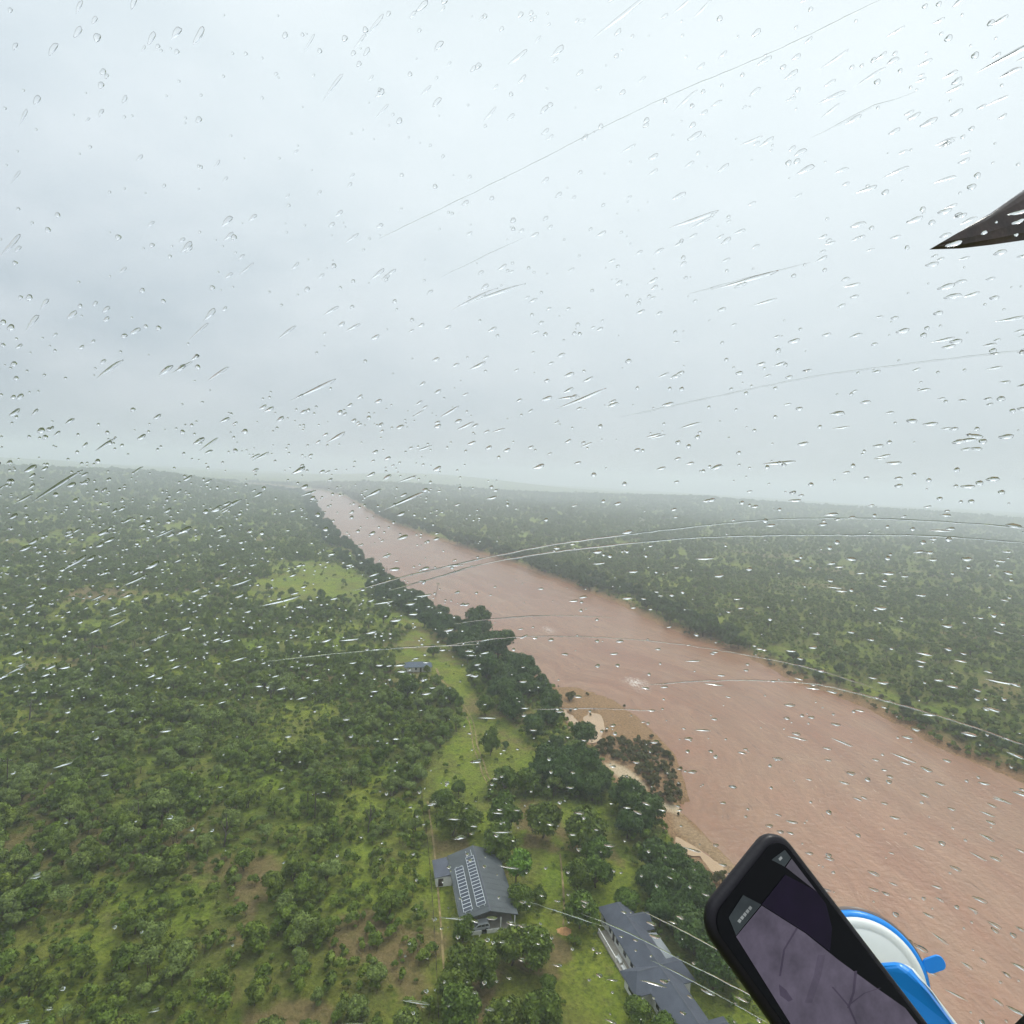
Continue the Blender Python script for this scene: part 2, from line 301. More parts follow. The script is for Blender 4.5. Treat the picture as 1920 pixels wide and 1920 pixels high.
bp = gnode(t, "ShaderNodeBump"); bp.inputs["Strength"].default_value = 0.9; bp.inputs["Distance"].default_value = 0.5
t.links.new(fine, bp.inputs["Height"]); t.links.new(bp.outputs[0], p.inputs["Normal"])
go = np_mesh("ground", np.column_stack([P, h]), [Fq], gm, smooth=True); go["kind"] = "structure"
ca = go.data.color_attributes.new("surface_mix", "FLOAT_COLOR", "POINT"); ca.data.foreach_set("color", mix.astype(np.float32).ravel())

# ------------------------------------------------------------------ river
wm = bpy.data.materials.new("muddy_water"); wm.use_nodes = True; t = wm.node_tree; p = t.nodes["Principled BSDF"]
uvn = gnode(t, "ShaderNodeAttribute", attribute_name="flow")       # x: metres across, y: metres along the current
mpn = gnode(t, "ShaderNodeMapping"); mpn.inputs["Scale"].default_value = (0.09, 0.006, 1); wq = gnode(t, "ShaderNodeTexNoise"); wq.inputs["Scale"].default_value = 0.035; wq.inputs["Detail"].default_value = 3; t.links.new(uvn.outputs["Vector"], wq.inputs["Vector"])
wa = gnode(t, "ShaderNodeVectorMath", operation="MULTIPLY_ADD"); wa.inputs[1].default_value = (26, 26, 0); t.links.new(wq.outputs["Color"], wa.inputs[0]); t.links.new(uvn.outputs["Vector"], wa.inputs[2])
t.links.new(wa.outputs[0], mpn.inputs[0])
streak = tnoise(t, mpn.outputs[0], 1.0, 5, 0.55)
mpn2 = gnode(t, "ShaderNodeMapping"); mpn2.inputs["Scale"].default_value = (0.5, 0.12, 1); t.links.new(uvn.outputs["Vector"], mpn2.inputs[0])
ripl = tnoise(t, mpn2.outputs[0], 1.0, 6, 0.7)
geo = gnode(t, "ShaderNodeNewGeometry").outputs["Position"]
patch = tnoise(t, geo, 0.022, 6, 0.65, 0.38, 0.62)
c = tmix(t, streak, (0.245, 0.098, 0.045), (0.330, 0.168, 0.092)); c = tmix(t, patch, c, tmix(t, streak, (0.235, 0.112, 0.054), (0.335, 0.196, 0.110)))
rp = gnode(t, "ShaderNodeMath", operation="MULTIPLY"); rp.inputs[1].default_value = 0.55; t.links.new(ripl, rp.inputs[0])
c = tmix(t, rp.outputs[0], c, (0.150, 0.072, 0.038))
fo = gnode(t, "ShaderNodeAttribute", attribute_name="foam"); fn = tnoise(t, geo, 0.8, 5, 0.75, 0.45, 0.58)
fm = gnode(t, "ShaderNodeMath", operation="MULTIPLY"); t.links.new(fo.outputs["Fac"], fm.inputs[0]); t.links.new(fn, fm.inputs[1])
c = tmix(t, fm.outputs[0], c, (0.66, 0.58, 0.50))
mpn3 = gnode(t, "ShaderNodeMapping"); mpn3.inputs["Scale"].default_value = (0.9, 0.16, 1); t.links.new(uvn.outputs["Vector"], mpn3.inputs[0])
fleck = tnoise(t, mpn3.outputs[0], 1.0, 4, 0.6, 0.64, 0.72); lane = tnoise(t, mpn.outputs[0], 1.7, 4, 0.5, 0.5, 0.7); fl2 = gnode(t, "ShaderNodeMath", operation="MULTIPLY"); t.links.new(fleck, fl2.inputs[0]); t.links.new(lane, fl2.inputs[1])
c = tmix(t, fl2.outputs[0], c, (0.50, 0.38, 0.29)); fd = tnoise(t, mpn3.outputs[0], 0.6, 4, 0.6, 0.63, 0.70); fd2 = gnode(t, "ShaderNodeMath", operation="MULTIPLY"); fd2.inputs[1].default_value = 0.6; t.links.new(fd, fd2.inputs[0]); c = tmix(t, fd2.outputs[0], c, (0.110, 0.052, 0.028))
t.links.new(c, p.inputs["Base Color"]); p.inputs["Roughness"].default_value = 0.25; p.inputs["IOR"].default_value = 1.40
ch = gnode(t, "ShaderNodeTexNoise"); ch.inputs["Scale"].default_value = 0.55; ch.inputs["Detail"].default_value = 6; ch.inputs["Roughness"].default_value = 0.65; t.links.new(geo, ch.inputs["Vector"])
bp = gnode(t, "ShaderNodeBump"); bp.inputs["Strength"].default_value = 0.55; bp.inputs["Distance"].default_value = 0.6
t.links.new(ch.outputs["Fac"], bp.inputs["Height"]); t.links.new(bp.outputs[0], p.inputs["Normal"])
AZw = np.linspace(-math.radians(40), math.radians(125), 240); RRw = np.geomspace(60, 4200, 150)
A_, R_ = np.meshgrid(AZw, RRw); Pw = np.stack([(R_ * np.sin(A_)).ravel(), (R_ * np.cos(A_)).ravel()], 1)
srw = sdist(Pw, RIVER)
keep = (srw < 14)
i = np.arange(len(RRw) - 1)[:, None] * len(AZw); j = np.arange(len(AZw) - 1)[None]
Fw_ = np.stack([i + j, i + j + 1, i + len(AZw) + j + 1, i + len(AZw) + j], -1).reshape(-1, 4)[:, ::-1]
Fw_ = Fw_[keep[Fw_].any(1)]
used = np.unique(Fw_); remap = np.full(len(Pw), -1); remap[used] = np.arange(len(used)); Fw_ = remap[Fw_]; Pw = Pw[used]
river = np_mesh("river", np.column_stack([Pw, np.full(len(Pw), 0.4)]), [Fw_], wm, smooth=True); river["kind"] = "structure"
LB = RIVER[1:40]                                                   # left bank, near to far
seg = np.concatenate([[0], np.cumsum(np.hypot(*np.diff(LB, axis=0).T))])
dd = np.hypot(Pw[:, None, 0] - LB[None, :, 0], Pw[:, None, 1] - LB[None, :, 1]); wgt = 1 / (dd ** 3 + 1)
along = (wgt * seg).sum(1) / wgt.sum(1); across = dd.min(1)
fl = river.data.attributes.new("flow", "FLOAT_VECTOR", "POINT"); fl.data.foreach_set("vector", np.column_stack([across, along, along * 0]).astype(np.float32).ravel())
FOAM = [poly(q, .4) for q in ([(1172, 1274), (1190, 1273), (1210, 1283), (1216, 1290), (1200, 1290), (1180, 1282)], [(1020, 1180), (1036, 1181), (1040, 1187), (1028, 1187)])]
fmv = np.max([1 - sstep(-1.0, 2.5, sdist(Pw, q)) for q in FOAM], 0); fa = river.data.attributes.new("foam", "FLOAT", "POINT"); fa.data.foreach_set("value", fmv.astype(np.float32))

pm = mat("pond_water", (0.40, 0.265, 0.150), 0.12, 0.5, var=0.12, nscale=0.15)
for q in (POND_A, POND_B, POND_C):
    cxy = q.mean(0); q2 = cxy + (q - cxy) * 1.12; e2 = np.roll(q2, -1, 0); q2 = np.concatenate([a + (b - a) * np.linspace(0, 1, 9)[:-1, None] for a, b in zip(q2, e2)])
    q2 = q2 + np.column_stack([fbm(q2[:, 0], q2[:, 1], 3.0) - 0.5, fbm(q2[:, 0] + 50, q2[:, 1], 3.0) - 0.5]) * 3.2
    o = mesh_obj("puddle", [(a, b, 0.66) for a, b in q2], [tuple(range(len(q2)))[::-1]], pm); o["kind"] = "structure"
    if o.data.polygons[0].normal.z < 0: o.data.flip_normals()

def hfun(xy): return terrain(np.atleast_2d(np.array(xy, float)))[0]
def ribbon(name, pix, width, m, lift=0.05, offs=(0.0,), step=1.2):
    pts = [np.array(gp(a, b)) for a, b in pix]; path = []
    for a, b in zip(pts[:-1], pts[1:]):
        n = max(1, int(np.linalg.norm(b - a) / step)); path += [a + (b - a) * k / n for k in range(n)]
    path = np.array(path + [pts[-1]])
    for _ in range(6): path[1:-1] = (path[:-2] + path[1:-1] * 2 + path[2:]) / 4
    T = np.gradient(path, axis=0); T /= np.linalg.norm(T, axis=1)[:, None] + 1e-9; N = np.column_stack([-T[:, 1], T[:, 0]])
    V = []; Fc = []; n = len(path)
    for o_ in offs:
        wv = width * (0.7 + 0.6 * vnoise(np.arange(n) * 0.3, np.zeros(n) + o_ * 9))
        l = path + N * (o_ + wv / 2)[:, None] if np.ndim(wv) else None; r_ = path + N * (o_ - wv / 2)[:, None]
        b = len(V); z1 = hfun(l) + lift; z2 = hfun(r_) + lift
        for k in range(n): V += [(l[k, 0], l[k, 1], z1[k]), (r_[k, 0], r_[k, 1], z2[k])]
        Fc += [(b + 2 * k, b + 2 * k + 1, b + 2 * k + 3, b + 2 * k + 2) for k in range(n - 1)]
    o = mesh_obj(name, V, Fc, m); o["kind"] = "structure"; return o
trk = mat("track_soil", (0.215, 0.165, 0.075), 0.95, 0.1, var=0.55, nscale=0.5)
ribbon("dirt_track", [(857, 1308), (872, 1330), (884, 1352), (888, 1372), (890, 1392), (897, 1412), (905, 1432), (908, 1448), (925, 1475)], 0.42, trk, offs=(-0.8, 0.8))
ribbon("footpath", [(818, 1255), (826, 1275), (845, 1295)], 1.3, trk)
ribbon("fence_path", [(795, 1502), (803, 1560), (809, 1620), (816, 1720), (822, 1820), (828, 1960)], 0.45, trk, offs=(1.1,))
ribbon("house_path", [(1050, 1600), (1056, 1660), (1058, 1700), (1056, 1735)], 0.5, trk)

# ------------------------------------------------------------------ foliage kinds
def leaf_mat(name, dark, light, tint, hue=0.25):
    m = bpy.data.materials.new(name); m.use_nodes = True; t = m.node_tree; p = t.nodes["Principled BSDF"]
    oi = gnode(t, "ShaderNodeObjectInfo"); g = gnode(t, "ShaderNodeNewGeometry").outputs["Position"]
    leaf = tnoise(t, g, 0.55, 3, 0.6); region = tnoise(t, g, 0.012, 3)
    a = tmix(t, leaf, dark, light); b = tmix(t, leaf, tuple(x * 0.7 for x in dark), tint)
    c1 = tmix(t, oi.outputs["Random"], a, b); fr = gnode(t, "ShaderNodeMath", operation="MULTIPLY"); fr.inputs[1].default_value = hue; t.links.new(region, fr.inputs[0])
    c2 = tmix(t, fr.outputs[0], c1, tint)
    t.links.new(c2, p.inputs["Base Color"]); p.inputs["Roughness"].default_value = 0.65; p.inputs["Specular IOR Level"].default_value = 0.15
    return m
M_BUSH = leaf_mat("bush_leaves", (0.032, 0.060, 0.006), (0.140, 0.212, 0.024), (0.190, 0.235, 0.030))
M_RIVER = leaf_mat("riverside_leaves", (0.016, 0.038, 0.007), (0.080, 0.140, 0.026), (0.085, 0.128, 0.024))
M_PALE = leaf_mat("pale_leaves", (0.075, 0.110, 0.024), (0.230, 0.295, 0.075), (0.200, 0.250, 0.050))
M_GARD = leaf_mat("garden_leaves", (0.020, 0.048, 0.005), (0.105, 0.175, 0.022), (0.155, 0.195, 0.026))
M_LIME = leaf_mat("lime_leaves", (0.060, 0.130, 0.010), (0.150, 0.270, 0.028), (0.15, 0.25, 0.028))
M_BROWN = leaf_mat("silted_leaves", (0.052, 0.044, 0.014), (0.150, 0.122, 0.042), (0.110, 0.125, 0.034))
M_BARK = mat("bark", (0.10, 0.075, 0.05), 0.9, 0.1, var=0.3, nscale=2.0)

def ico(sub=1):
    bm = bmesh.new(); bmesh.ops.create_icosphere(bm, subdivisions=sub, radius=1); v = np.array([x.co[:] for x in bm.verts]); f = np.array([[y.index for y in x.verts] for x in bm.faces]); bm.free(); return v, f
ICO = ico(2)
def crown_arrays(g, lobes, n, leaf, core=0.68):
    V = []; T = []; Q = []; b = 0
    for (c, r) in lobes:
        v = ICO[0] * (core * (0.84 + 0.26 * g.random(len(ICO[0])))[:, None]) * r + c; V.append(v); T.append(ICO[1] + b); b += len(v)
    wts = np.array([np.prod(r) ** (2 / 3) for _, r in lobes]); wts /= wts.sum(); pick = g.choice(len(lobes), n, p=wts)
    C = np.array([c for c, _ in lobes])[pick]; R = np.array([r for _, r in lobes])[pick]
    d = g.normal(size=(n, 3)); d[:, 2] += 0.35; d /= np.linalg.norm(d, axis=1)[:, None]
    pos = C + d * R * (0.70 + 0.42 * g.random(n))[:, None]
    nrm = d + g.normal(size=(n, 3)) * 0.55; nrm /= np.linalg.norm(nrm, axis=1)[:, None]
    a = np.cross(nrm, g.normal(size=(n, 3))); a /= np.linalg.norm(a, axis=1)[:, None]; bb = np.cross(nrm, a)
    s = leaf * (0.55 + 0.9 * g.random(n))[:, None]
    q = np.stack([pos - a * s, pos - bb * s * 0.6, pos + a * s, pos + bb * s * 0.6], 1).reshape(-1, 3)
    V.append(q); Q.append(np.arange(4 * n).reshape(-1, 4) + b)
    return np.concatenate(V), [np.concatenate(T), Q[0]]
def trunk_mb(g, lobes, h0, rad, stems=1):
    mb = MB()
    for s_ in range(stems):
        a = Vector((g.normal() * 0.15 * stems, g.normal() * 0.15 * stems, -0.4)); k = Vector((a.x + g.normal() * 0.25, a.y + g.normal() * 0.25, h0))
        mb.tube(a, k, rad, rad * 0.7)
        for (c, r) in lobes[s_::stems]: mb.tube(k, Vector(c) * 0.92, rad * 0.5, rad * 0.15, 5)
    return mb
def lobes_for(g, rad, height, n, base, flat=0.75):
    out_ = []
    for k in range(n):
        a = 2.399 * k + g.normal() * 0.4; q = math.sqrt((k + 0.3) / n) * rad * 0.68
        z = base + (height - base) * (0.30 + 0.44 * (1 - (q / rad) ** 2) + g.normal() * 0.10)
        rr = rad * (0.30 + 0.20 * g.random()) * (1.1 if k < 3 else 1)
        out_.append((np.array([q * math.cos(a), q * math.sin(a), z]), np.array([rr, rr, rr * flat * (0.85 + 0.3 * g.random())])))
    return out_
KINDS = {}
def make_kind(key, name, cat, m, rad, height, nl, nleaf, leaf, base, variants, stems=1, flat=0.75, trad=0.18, core=0.68):
    KINDS[key] = []
    for v in range(variants):
        g = np.random.default_rng(hash((key, v)) % 1000 if False else 100 * len(KINDS) + v)
        lb = lobes_for(g, rad, height, nl + int(g.integers(-1, 3)), base, flat)
        V, Fc = crown_arrays(g, lb, nleaf, leaf, core)
        co = np_mesh("crown", V, Fc, m, smooth=np.concatenate([np.ones(len(Fc[0]), bool), np.zeros(len(Fc[1]), bool)]))
        tr = trunk_mb(g, lb, base + (height - base) * 0.15, trad, stems).build("trunk", M_BARK)
        COL.objects.unlink(co); COL.objects.unlink(tr)
        KINDS[key].append(dict(crown=co, trunk=tr, name=name, cat=cat, rad=rad, height=height, first=None))
make_kind("bush", "bush_tree", "tree", M_BUSH, 2.6, 4.8, 9, 2600, 0.26, 0.2, 5, 2, 0.9)
make_kind("pale", "bush_tree", "tree", M_PALE, 2.8, 5.4, 10, 2600, 0.24, 0.3, 3, 2, 0.9)
make_kind("river", "riverside_tree", "tree", M_RIVER, 4.4, 8.6, 16, 4600, 0.33, 0.5, 4, 1, 0.9, 0.3)
make_kind("garden", "garden_tree", "tree", M_GARD, 3.4, 6.0, 14, 4000, 0.27, 0.2, 4, 1, 0.95, 0.2)
make_kind("lime", "garden_tree", "tree", M_LIME, 3.0, 7.0, 9, 2200, 0.30, 1.0, 1, 1, 1.0, 0.2)
make_kind("open", "bush_tree", "tree", M_PALE, 2.7, 5.6, 7, 700, 0.24, 1.4, 3, 3, 0.6, 0.10, 0.35)
make_kind("shrub", "shrub", "shrub", M_BUSH, 1.1, 1.6, 4, 300, 0.22, 0.1, 3, 2, 0.8, 0.05)
make_kind("scrub", "flood_scrub", "shrub", M_BROWN, 1.9, 2.8, 6, 1000, 0.26, 0.2, 3, 3, 0.8, 0.08, 0.7)

def plant(key, variant, x, y, z, scale, rz, label, group, zs=1.0):
    K = KINDS[key][variant]
    e = bpy.data.objects.new(K["name"], None); COL.objects.link(e); e.location = (x, y, z); e.rotation_euler = (0, 0, rz); e.scale = (scale, scale, scale * zs); e.empty_display_size = 0.3
    tag(e, label, K["cat"], group)
    for part in ("crown", "trunk"):
        c = K[part].copy(); COL.objects.link(c); c.parent = e; c.name = part
        if K["first"] is None: K[part + "_o"] = c
    K["first"] = e
    return e

# ------------------------------------------------------------------ trees placed one by one (pixel of the crown's middle, crown width in px)
hand = []
def hand_tree(key, px, py, wpx, label, group, zs=1.0):
    K = KINDS[key][0]; s = 1.0
    for _ in range(3):
        v = ground_pt(px, py, LAND + K["height"] * s * zs * 0.55)
        rng_ = (v - Vector((0, 0, CAM_Z))).length
        s = wpx * rng_ / FPX / (2.0 * K["rad"])
    hand.append((key, v.x, v.y, s, zs, label, group, K["rad"] * s))
GY = "garden trees round the farmhouses"
for a in [("garden", 848, 1532, 62, "dark round tree beside the wire fence, upslope of the solar-panelled house"), ("garden", 878, 1540, 50, "small tree touching its darker neighbour behind the solar-panelled house"),
          ("garden", 830, 1498, 44, "dark tree standing where the two wire fences meet"), ("garden", 946, 1530, 60, "browner tree just beyond the ridge end of the solar-panelled house"),
          ("garden", 1020, 1538, 62, "round tree standing alone in the middle of the upper lawn"), ("garden", 1098, 1560, 70, "broad grey-green tree between the upper lawn and the riverside wood"),
          ("garden", 1118, 1592, 54, "lower tree leaning into the broad grey-green tree by the riverside wood"), ("garden", 938, 1588, 58, "dark tree overhanging the far corner of the grey shed roof"),
          ("lime", 971, 1628, 46, "bright lime green tree against the long roof edge"), ("garden", 975, 1686, 44, "dark narrow tree below the lime green tree at the roof edge"),
          ("garden", 1010, 1678, 28, "small rounded bush alone on the lawn beside the house path"), ("garden", 1086, 1640, 50, "leafy tree at the lawn's middle, nearer the path than its twin"),
          ("garden", 1118, 1634, 52, "leafy tree at the lawn's middle, nearer the riverside wood than its twin"), ("garden", 1090, 1708, 56, "low spreading tree in front of the end of the long villa"),
          ("garden", 1175, 1690, 46, "small tree tucked behind the far gable of the long villa"), ("garden", 868, 1748, 36, "thin tree beside the carport's low wall"),
          ("garden", 960, 1775, 62, "brownish broad tree in front of the carport"), ("garden", 1000, 1782, 62, "green broad tree joined to the brownish one before the carport"),
          ("garden", 868, 1808, 56, "upper tree of the dense clump along the wire fence"), ("garden", 904, 1818, 58, "rounded tree on the lawn side of the dense fence clump"),
          ("garden", 850, 1850, 52, "dark tree squeezed against the wire fence in the dense clump"), ("garden", 862, 1895, 62, "lowest and largest tree of the dense fence clump"),
          ("garden", 1028, 1846, 28, "lone knee-high bush in the middle of the lower lawn"), ("garden", 1010, 1908, 64, "big tree cut by the bottom edge, in line with the lower lawn"),
          ("garden", 945, 1912, 60, "tree at the bottom edge between the fence clump and the lower lawn"), ("garden", 1195, 1900, 40, "low bush beside the near wing of the long villa"),
          ("garden", 1245, 1925, 40, "low bush at the bottom edge beside the long villa's wall")]:
    hand_tree(*a, GY)
GC = "lone trees in the grass strip"
for a in [("garden", 920, 1392, 36, "dark conical tree standing alone beside the twin wheel tracks", GC, 1.25), ("garden", 846, 1303, 30, "tree at the top end of the twin wheel tracks", GC),
          ("garden", 829, 1314, 20, "small bush left of the tree that heads the wheel tracks", GC), ("garden", 805, 1294, 22, "small dark tree at the grass edge below the little blue-roofed house", GC),
          ("garden", 911, 1322, 36, "rounded tree between the wheel tracks and the riverside wood", GC), ("garden", 950, 1458, 46, "left of the two dark trees where the grass strip narrows", GC),
          ("garden", 988, 1462, 44, "dark tree joining the narrow of the grass strip to the riverside wood", GC), ("garden", 861, 1474, 26, "small dark tree in the lower grass strip above the cross fence", GC),
          ("garden", 766, 1286, 44, "big dark tree hiding the front of the little blue-roofed house", GC), ("garden", 812, 1222, 24, "small tree beyond the little blue-roofed house", GC), ("garden", 801, 1256, 13, "dark bush against the wall of the little blue-roofed house", GC),
          ("garden", 948, 1393, 14, "small flat bush beside the conical tree", GC)]:
    hand_tree(*a)
GR = "tall trees along the water's edge"
hand_tree("river", 900, 1160, 54, "tallest rounded tree standing out over the brown river", GR, 1.1)
hand_tree("river", 935, 1208, 60, "spreading tree leaning over a beige mud bank", GR)
hand_tree("river", 1000, 1255, 26, "small dark tree at the tip of the mud bank upstream of the ponds", GR)
hand_tree("river", 1015, 1275, 24, "dark tree between the upstream mud bank and the ponds", GR)
hand_tree("river", 1294, 1615, 38, "round dark tree alone beside the orange sand spit", GR, 0.8)
hand_tree("scrub", 1091, 1359, 24, "brown bush standing between the two tan ponds", "silted bushes on the sandbar")
hand_tree("scrub", 1070, 1296, 20, "flat brown bush on the upstream tip of the sandbar", "silted bushes on the sandbar")
hand_tree("scrub", 1350, 1632, 22, "small brown bush in front of the phone on the sand spit", "silted bushes on the sandbar")
hxy = np.array([(q[1], q[2]) for q in hand]); hr = np.array([q[7] for q in hand])

# ------------------------------------------------------------------ scattered woodland
def grid_points(r0, r1, sp, amax=50):
    n = int(r1 / sp) + 2; X_, Y_ = np.meshgrid(np.arange(-n, n + 1) * sp, np.arange(0, n + 1) * sp); X_ = X_.ravel(); Y_ = Y_.ravel()
    X_ = X_ + (rng.random(len(X_)) - 0.5) * sp * 0.95; Y_ = Y_ + (rng.random(len(Y_)) - 0.5) * sp * 0.95
    r = np.hypot(X_, Y_); k = (r > r0) & (r <= r1) & (np.abs(np.arctan2(X_, Y_)) < math.radians(amax)) & (Y_ > 30); return np.column_stack([X_[k], Y_[k]])
H1_RECT = np.array([(-13, 117), (9, 121), (4, 150), (-18, 146)]); H2_RECT = np.array([(23, 130), (34.5, 131.5), (42, 110), (54, 72), (42, 62), (27, 105)]); H3_RECT = poly([(742, 1278), (742, 1232), (824, 1226), (834, 1276)])
rows = []                                                           # x, y, z, scale, kind index, variant, rz
ORDER = ["bush", "pale", "river", "shrub", "scrub", "open"]
def scatter(r0, r1, sp, smul, allow_shrub):
    P = grid_points(r0, r1, sp); hh, mx_, sr = terrain(P); x, y = P.T; rr = np.hypot(x, y)
    wb = fbm(x + 70, y + 20, 38.0) - 0.5
    open_ = np.minimum(np.minimum.reduce([sdist(P, q) for q in (CLEAR_B, CLEAR_C, CLEAR_D, CLEAR_E, CLEAR_F)]) + wb * 45 + rng.random(len(P)) ** 6 * 40, np.minimum(sdist(P, CORRIDOR), sdist(P, YARD)))
    semi = np.minimum.reduce([sdist(P, CLEAR_G), sdist(P, CLEAR_H), sdist(P, CLEAR_F)]); rbk = sdist(P, RBANK_GRASS)
    fo_ = sdist(P, FOREST); ba = sdist(P, BAR); ok0 = ~(ba < 5.5)
    gap = fbm(x, y, 26.0)                                           # same field as the grass patches
    dens = 0.92 - 0.62 * sstep(0.50, 0.62, gap) - 0.3 * sstep(0.52, 0.7, fbm(x + 300, y, 70.0))
    dens = np.clip(dens * (0.54 + 0.75 * sstep(0.34, 0.58, fbm(x + 500, y + 900, 17.0, 2))), 0, 1)
    right = (x > 0.35 * y)
    dens = np.where(right, np.minimum(1, dens * 1.05), dens)
    dens = np.where(semi < 0, 0.12, dens); dens = np.where(rbk < 0, dens * 0.6, dens)
    dens = np.where(open_ < 1.0, np.where(fo_ < -2, 1.0, 0.0), dens)
    ok = ok0 & (sr > 4.0) & (ba > 0.5) & (rng.random(len(P)) < dens)
    for R_ in (H1_RECT, H2_RECT, H3_RECT): ok &= sdist(P, R_) > 1.0
    dh = np.hypot(x[:, None] - hxy[None, :, 0], y[:, None] - hxy[None, :, 1]); ok &= ((dh - hr[None]) > 1.0).all(1)
    rip = (sr < 26 + 12 * gap) & (x < 0.30 * y + 40) & (open_ > 0); rip |= fo_ < 2
    rip_r = (sr < 28) & (sr > 6) & ~rip & (gap > 0.40); ok &= ~((x > 0.3 * y + 40) & (sr < 6))
    for k in np.where(ok)[0]:
        u = rng.random(); s = smul * (0.82 if right[k] else 1.0) * (0.45 + 0.75 * rng.random() ** 1.6 + (0.55 if rng.random() < 0.05 else 0))
        if rip[k] or rip_r[k]:
            if rng.random() > (0.62 if rip[k] else 0.38): continue
            kk = 2; s = (0.72 + 0.5 * rng.random()) * max(1, smul * 0.9) * (0.62 if rip_r[k] else 1)
        else: kk = 1 if u < 0.22 else (5 if u < 0.36 else 0)
        rows.append((x[k], y[k], hh[k], s, kk, int(rng.integers(0, len(KINDS[ORDER[kk]]))), rng.random() * 6.28))
    if allow_shrub:
        P = grid_points(r0, r1, sp * (0.72 if r1 < 400 else 1.0)); hh, mx_, sr = terrain(P); x, y = P.T
        opn = np.minimum(sdist(P, YARD), sdist(P, CORRIDOR)); dens = np.where(opn < 0, 0.10, 0.80)
        dens = np.where(np.minimum(sdist(P, CLEAR_D), sdist(P, CLEAR_B)) < 0, 0.10, dens)
        ok = (sr > 3.0) & (sdist(P, BAR) > 0) & (rng.random(len(P)) < dens)
        for R_ in (H1_RECT, H2_RECT, H3_RECT): ok &= sdist(P, R_) > 0.3
        for k in np.where(ok)[0]:
            rows.append((x[k], y[k], hh[k], (0.45 + 1.3 * rng.random() ** 1.6) * (0.6 if opn[k] < 0 else 1), 3, int(rng.integers(0, 3)), rng.random() * 6.28))
scatter(62, 330, 3.8, 0.98, True)
scatter(330, 800, 5.0, 1.0, True)
scatter(800, 1500, 8.0, 1.35, False)
scatter(1500, 3300, 12.0, 1.9, False)
# silted scrub on the sandbar
P = grid_points(100, 260, 2.1); sc = sdist(P, SCRUB); P = P[(sc < 0)]; hh = terrain(P)[0]
for (x, y), z in zip(P, hh):
    if rng.random() < 0.8: rows.append((x, y, max(z, 0.5), 0.42 + 0.42 * rng.random(), 4, int(rng.integers(0, 3)), rng.random() * 6.28))
P = grid_points(100, 320, 5.0); sc = sdist(P, BAR); P = P[(sc < 1) & (sc > -30)]; hh, _m, sr = terrain(P)
for (x, y), z, s_ in zip(P, hh, sr):
    if rng.random() < 0.16: rows.append((x, y, max(z, 0.5), 0.25 + 0.3 * rng.random(), 4, int(rng.integers(0, 3)), rng.random() * 6.28))
# low brown bushes on the far shore's bank
P = grid_points(200, 600, 3.2); hh, _m, sr = terrain(P)
for (x, y), z, s_ in zip(P, hh, sr):
    if 2.0 < s_ < 20 and x > 0.3 * y and rng.random() < 0.34: rows.append((x, y, z, 0.35 + 0.45 * rng.random(), 4 if rng.random() < 0.6 else 3, int(rng.integers(0, 3)), rng.random() * 6.28))
rows = np.array(rows)

# hand-placed ones first, then the largest of each kind as things of their own
for n_, (key, x, y, s, zs, lab, grp, _r) in enumerate(hand):
    plant(key, n_ % len(KINDS[key]), x, y, float(hfun((x, y))[0]), s, rng.random() * 6.28, lab, grp, zs)
D3 = np.sqrt(rows[:, 0] ** 2 + rows[:, 1] ** 2 + (CAM_Z - rows[:, 2]) ** 2)
ci = np.array(CAM_ROT.transposed()) @ np.vstack([rows[:, 0], rows[:, 1], rows[:, 2] + 2 - CAM_Z])
u_ = 960 - FPX * ci[0] / ci[2]; v_ = 960 + FPX * ci[1] / ci[2]
inframe = (u_ > -5) & (u_ < 1925) & (v_ < 1930) & (ci[2] < 0)
hid = (u_ > 1400) & (u_ < 1800) & (v_ > 1600)
RAD = np.array([2.7, 2.9, 4.6, 1.1, 1.9, 2.7])[rows[:, 4].astype(int)] * rows[:, 3]; size = RAD / D3 * inframe * ~hid
taken = np.zeros(len(rows), bool)
def labels_for(kk, u, v):
    if kk == 0: return ("olive green bush tree in the dense scrub west of the fence", "bush trees in the scrub") if u < 800 else ("small green bush tree in the scrub across the river", "bush trees across the river")
    if kk == 1: return ("pale grey-green bush tree in the dense scrub west of the fence", "pale trees in the scrub") if u < 800 else ("pale grey-green bush tree in the scrub across the river", "pale trees across the river")
    if kk == 5: return ("thin open-crowned bush tree with bare stems showing, west of the fence", "open trees in the scrub") if u < 800 else ("thin open-crowned bush tree with bare stems showing, across the river", "open trees across the river")
    if kk == 2: return ("dark leafy tree in the wood between lawn and river", "riverside trees below the farmhouses") if v > 1440 else (("dark leafy tree in the strip of wood along the brown river", "riverside trees upstream") if u < 1150 else ("dark tree on the far river bank", "trees on the far bank"))
    return ("silt-brown scrub bush on the flooded sandbar", "silted bushes on the sandbar") if u < 1320 else ("small brown bush on the far river bank", "bushes on the far bank")
def promote(sel, n):
    idx = np.where(sel & (size > 0))[0]; idx = idx[np.argsort(-size[idx])][:n]
    for k in idx:
        x, y, z, s, kk, v, rz = rows[k]; kk = int(kk); lab, grp = labels_for(kk, u_[k], v_[k])
        plant(ORDER[kk], int(v), x, y, z, s, rz, lab, grp); taken[k] = True
promote((rows[:, 4] <= 1) | (rows[:, 4] == 5), 290)
promote(rows[:, 4] == 2, 200)
promote(rows[:, 4] == 4, 120)
promote(rows[:, 4] == 3, 3)                                         # one of each shrub shape stands as itself

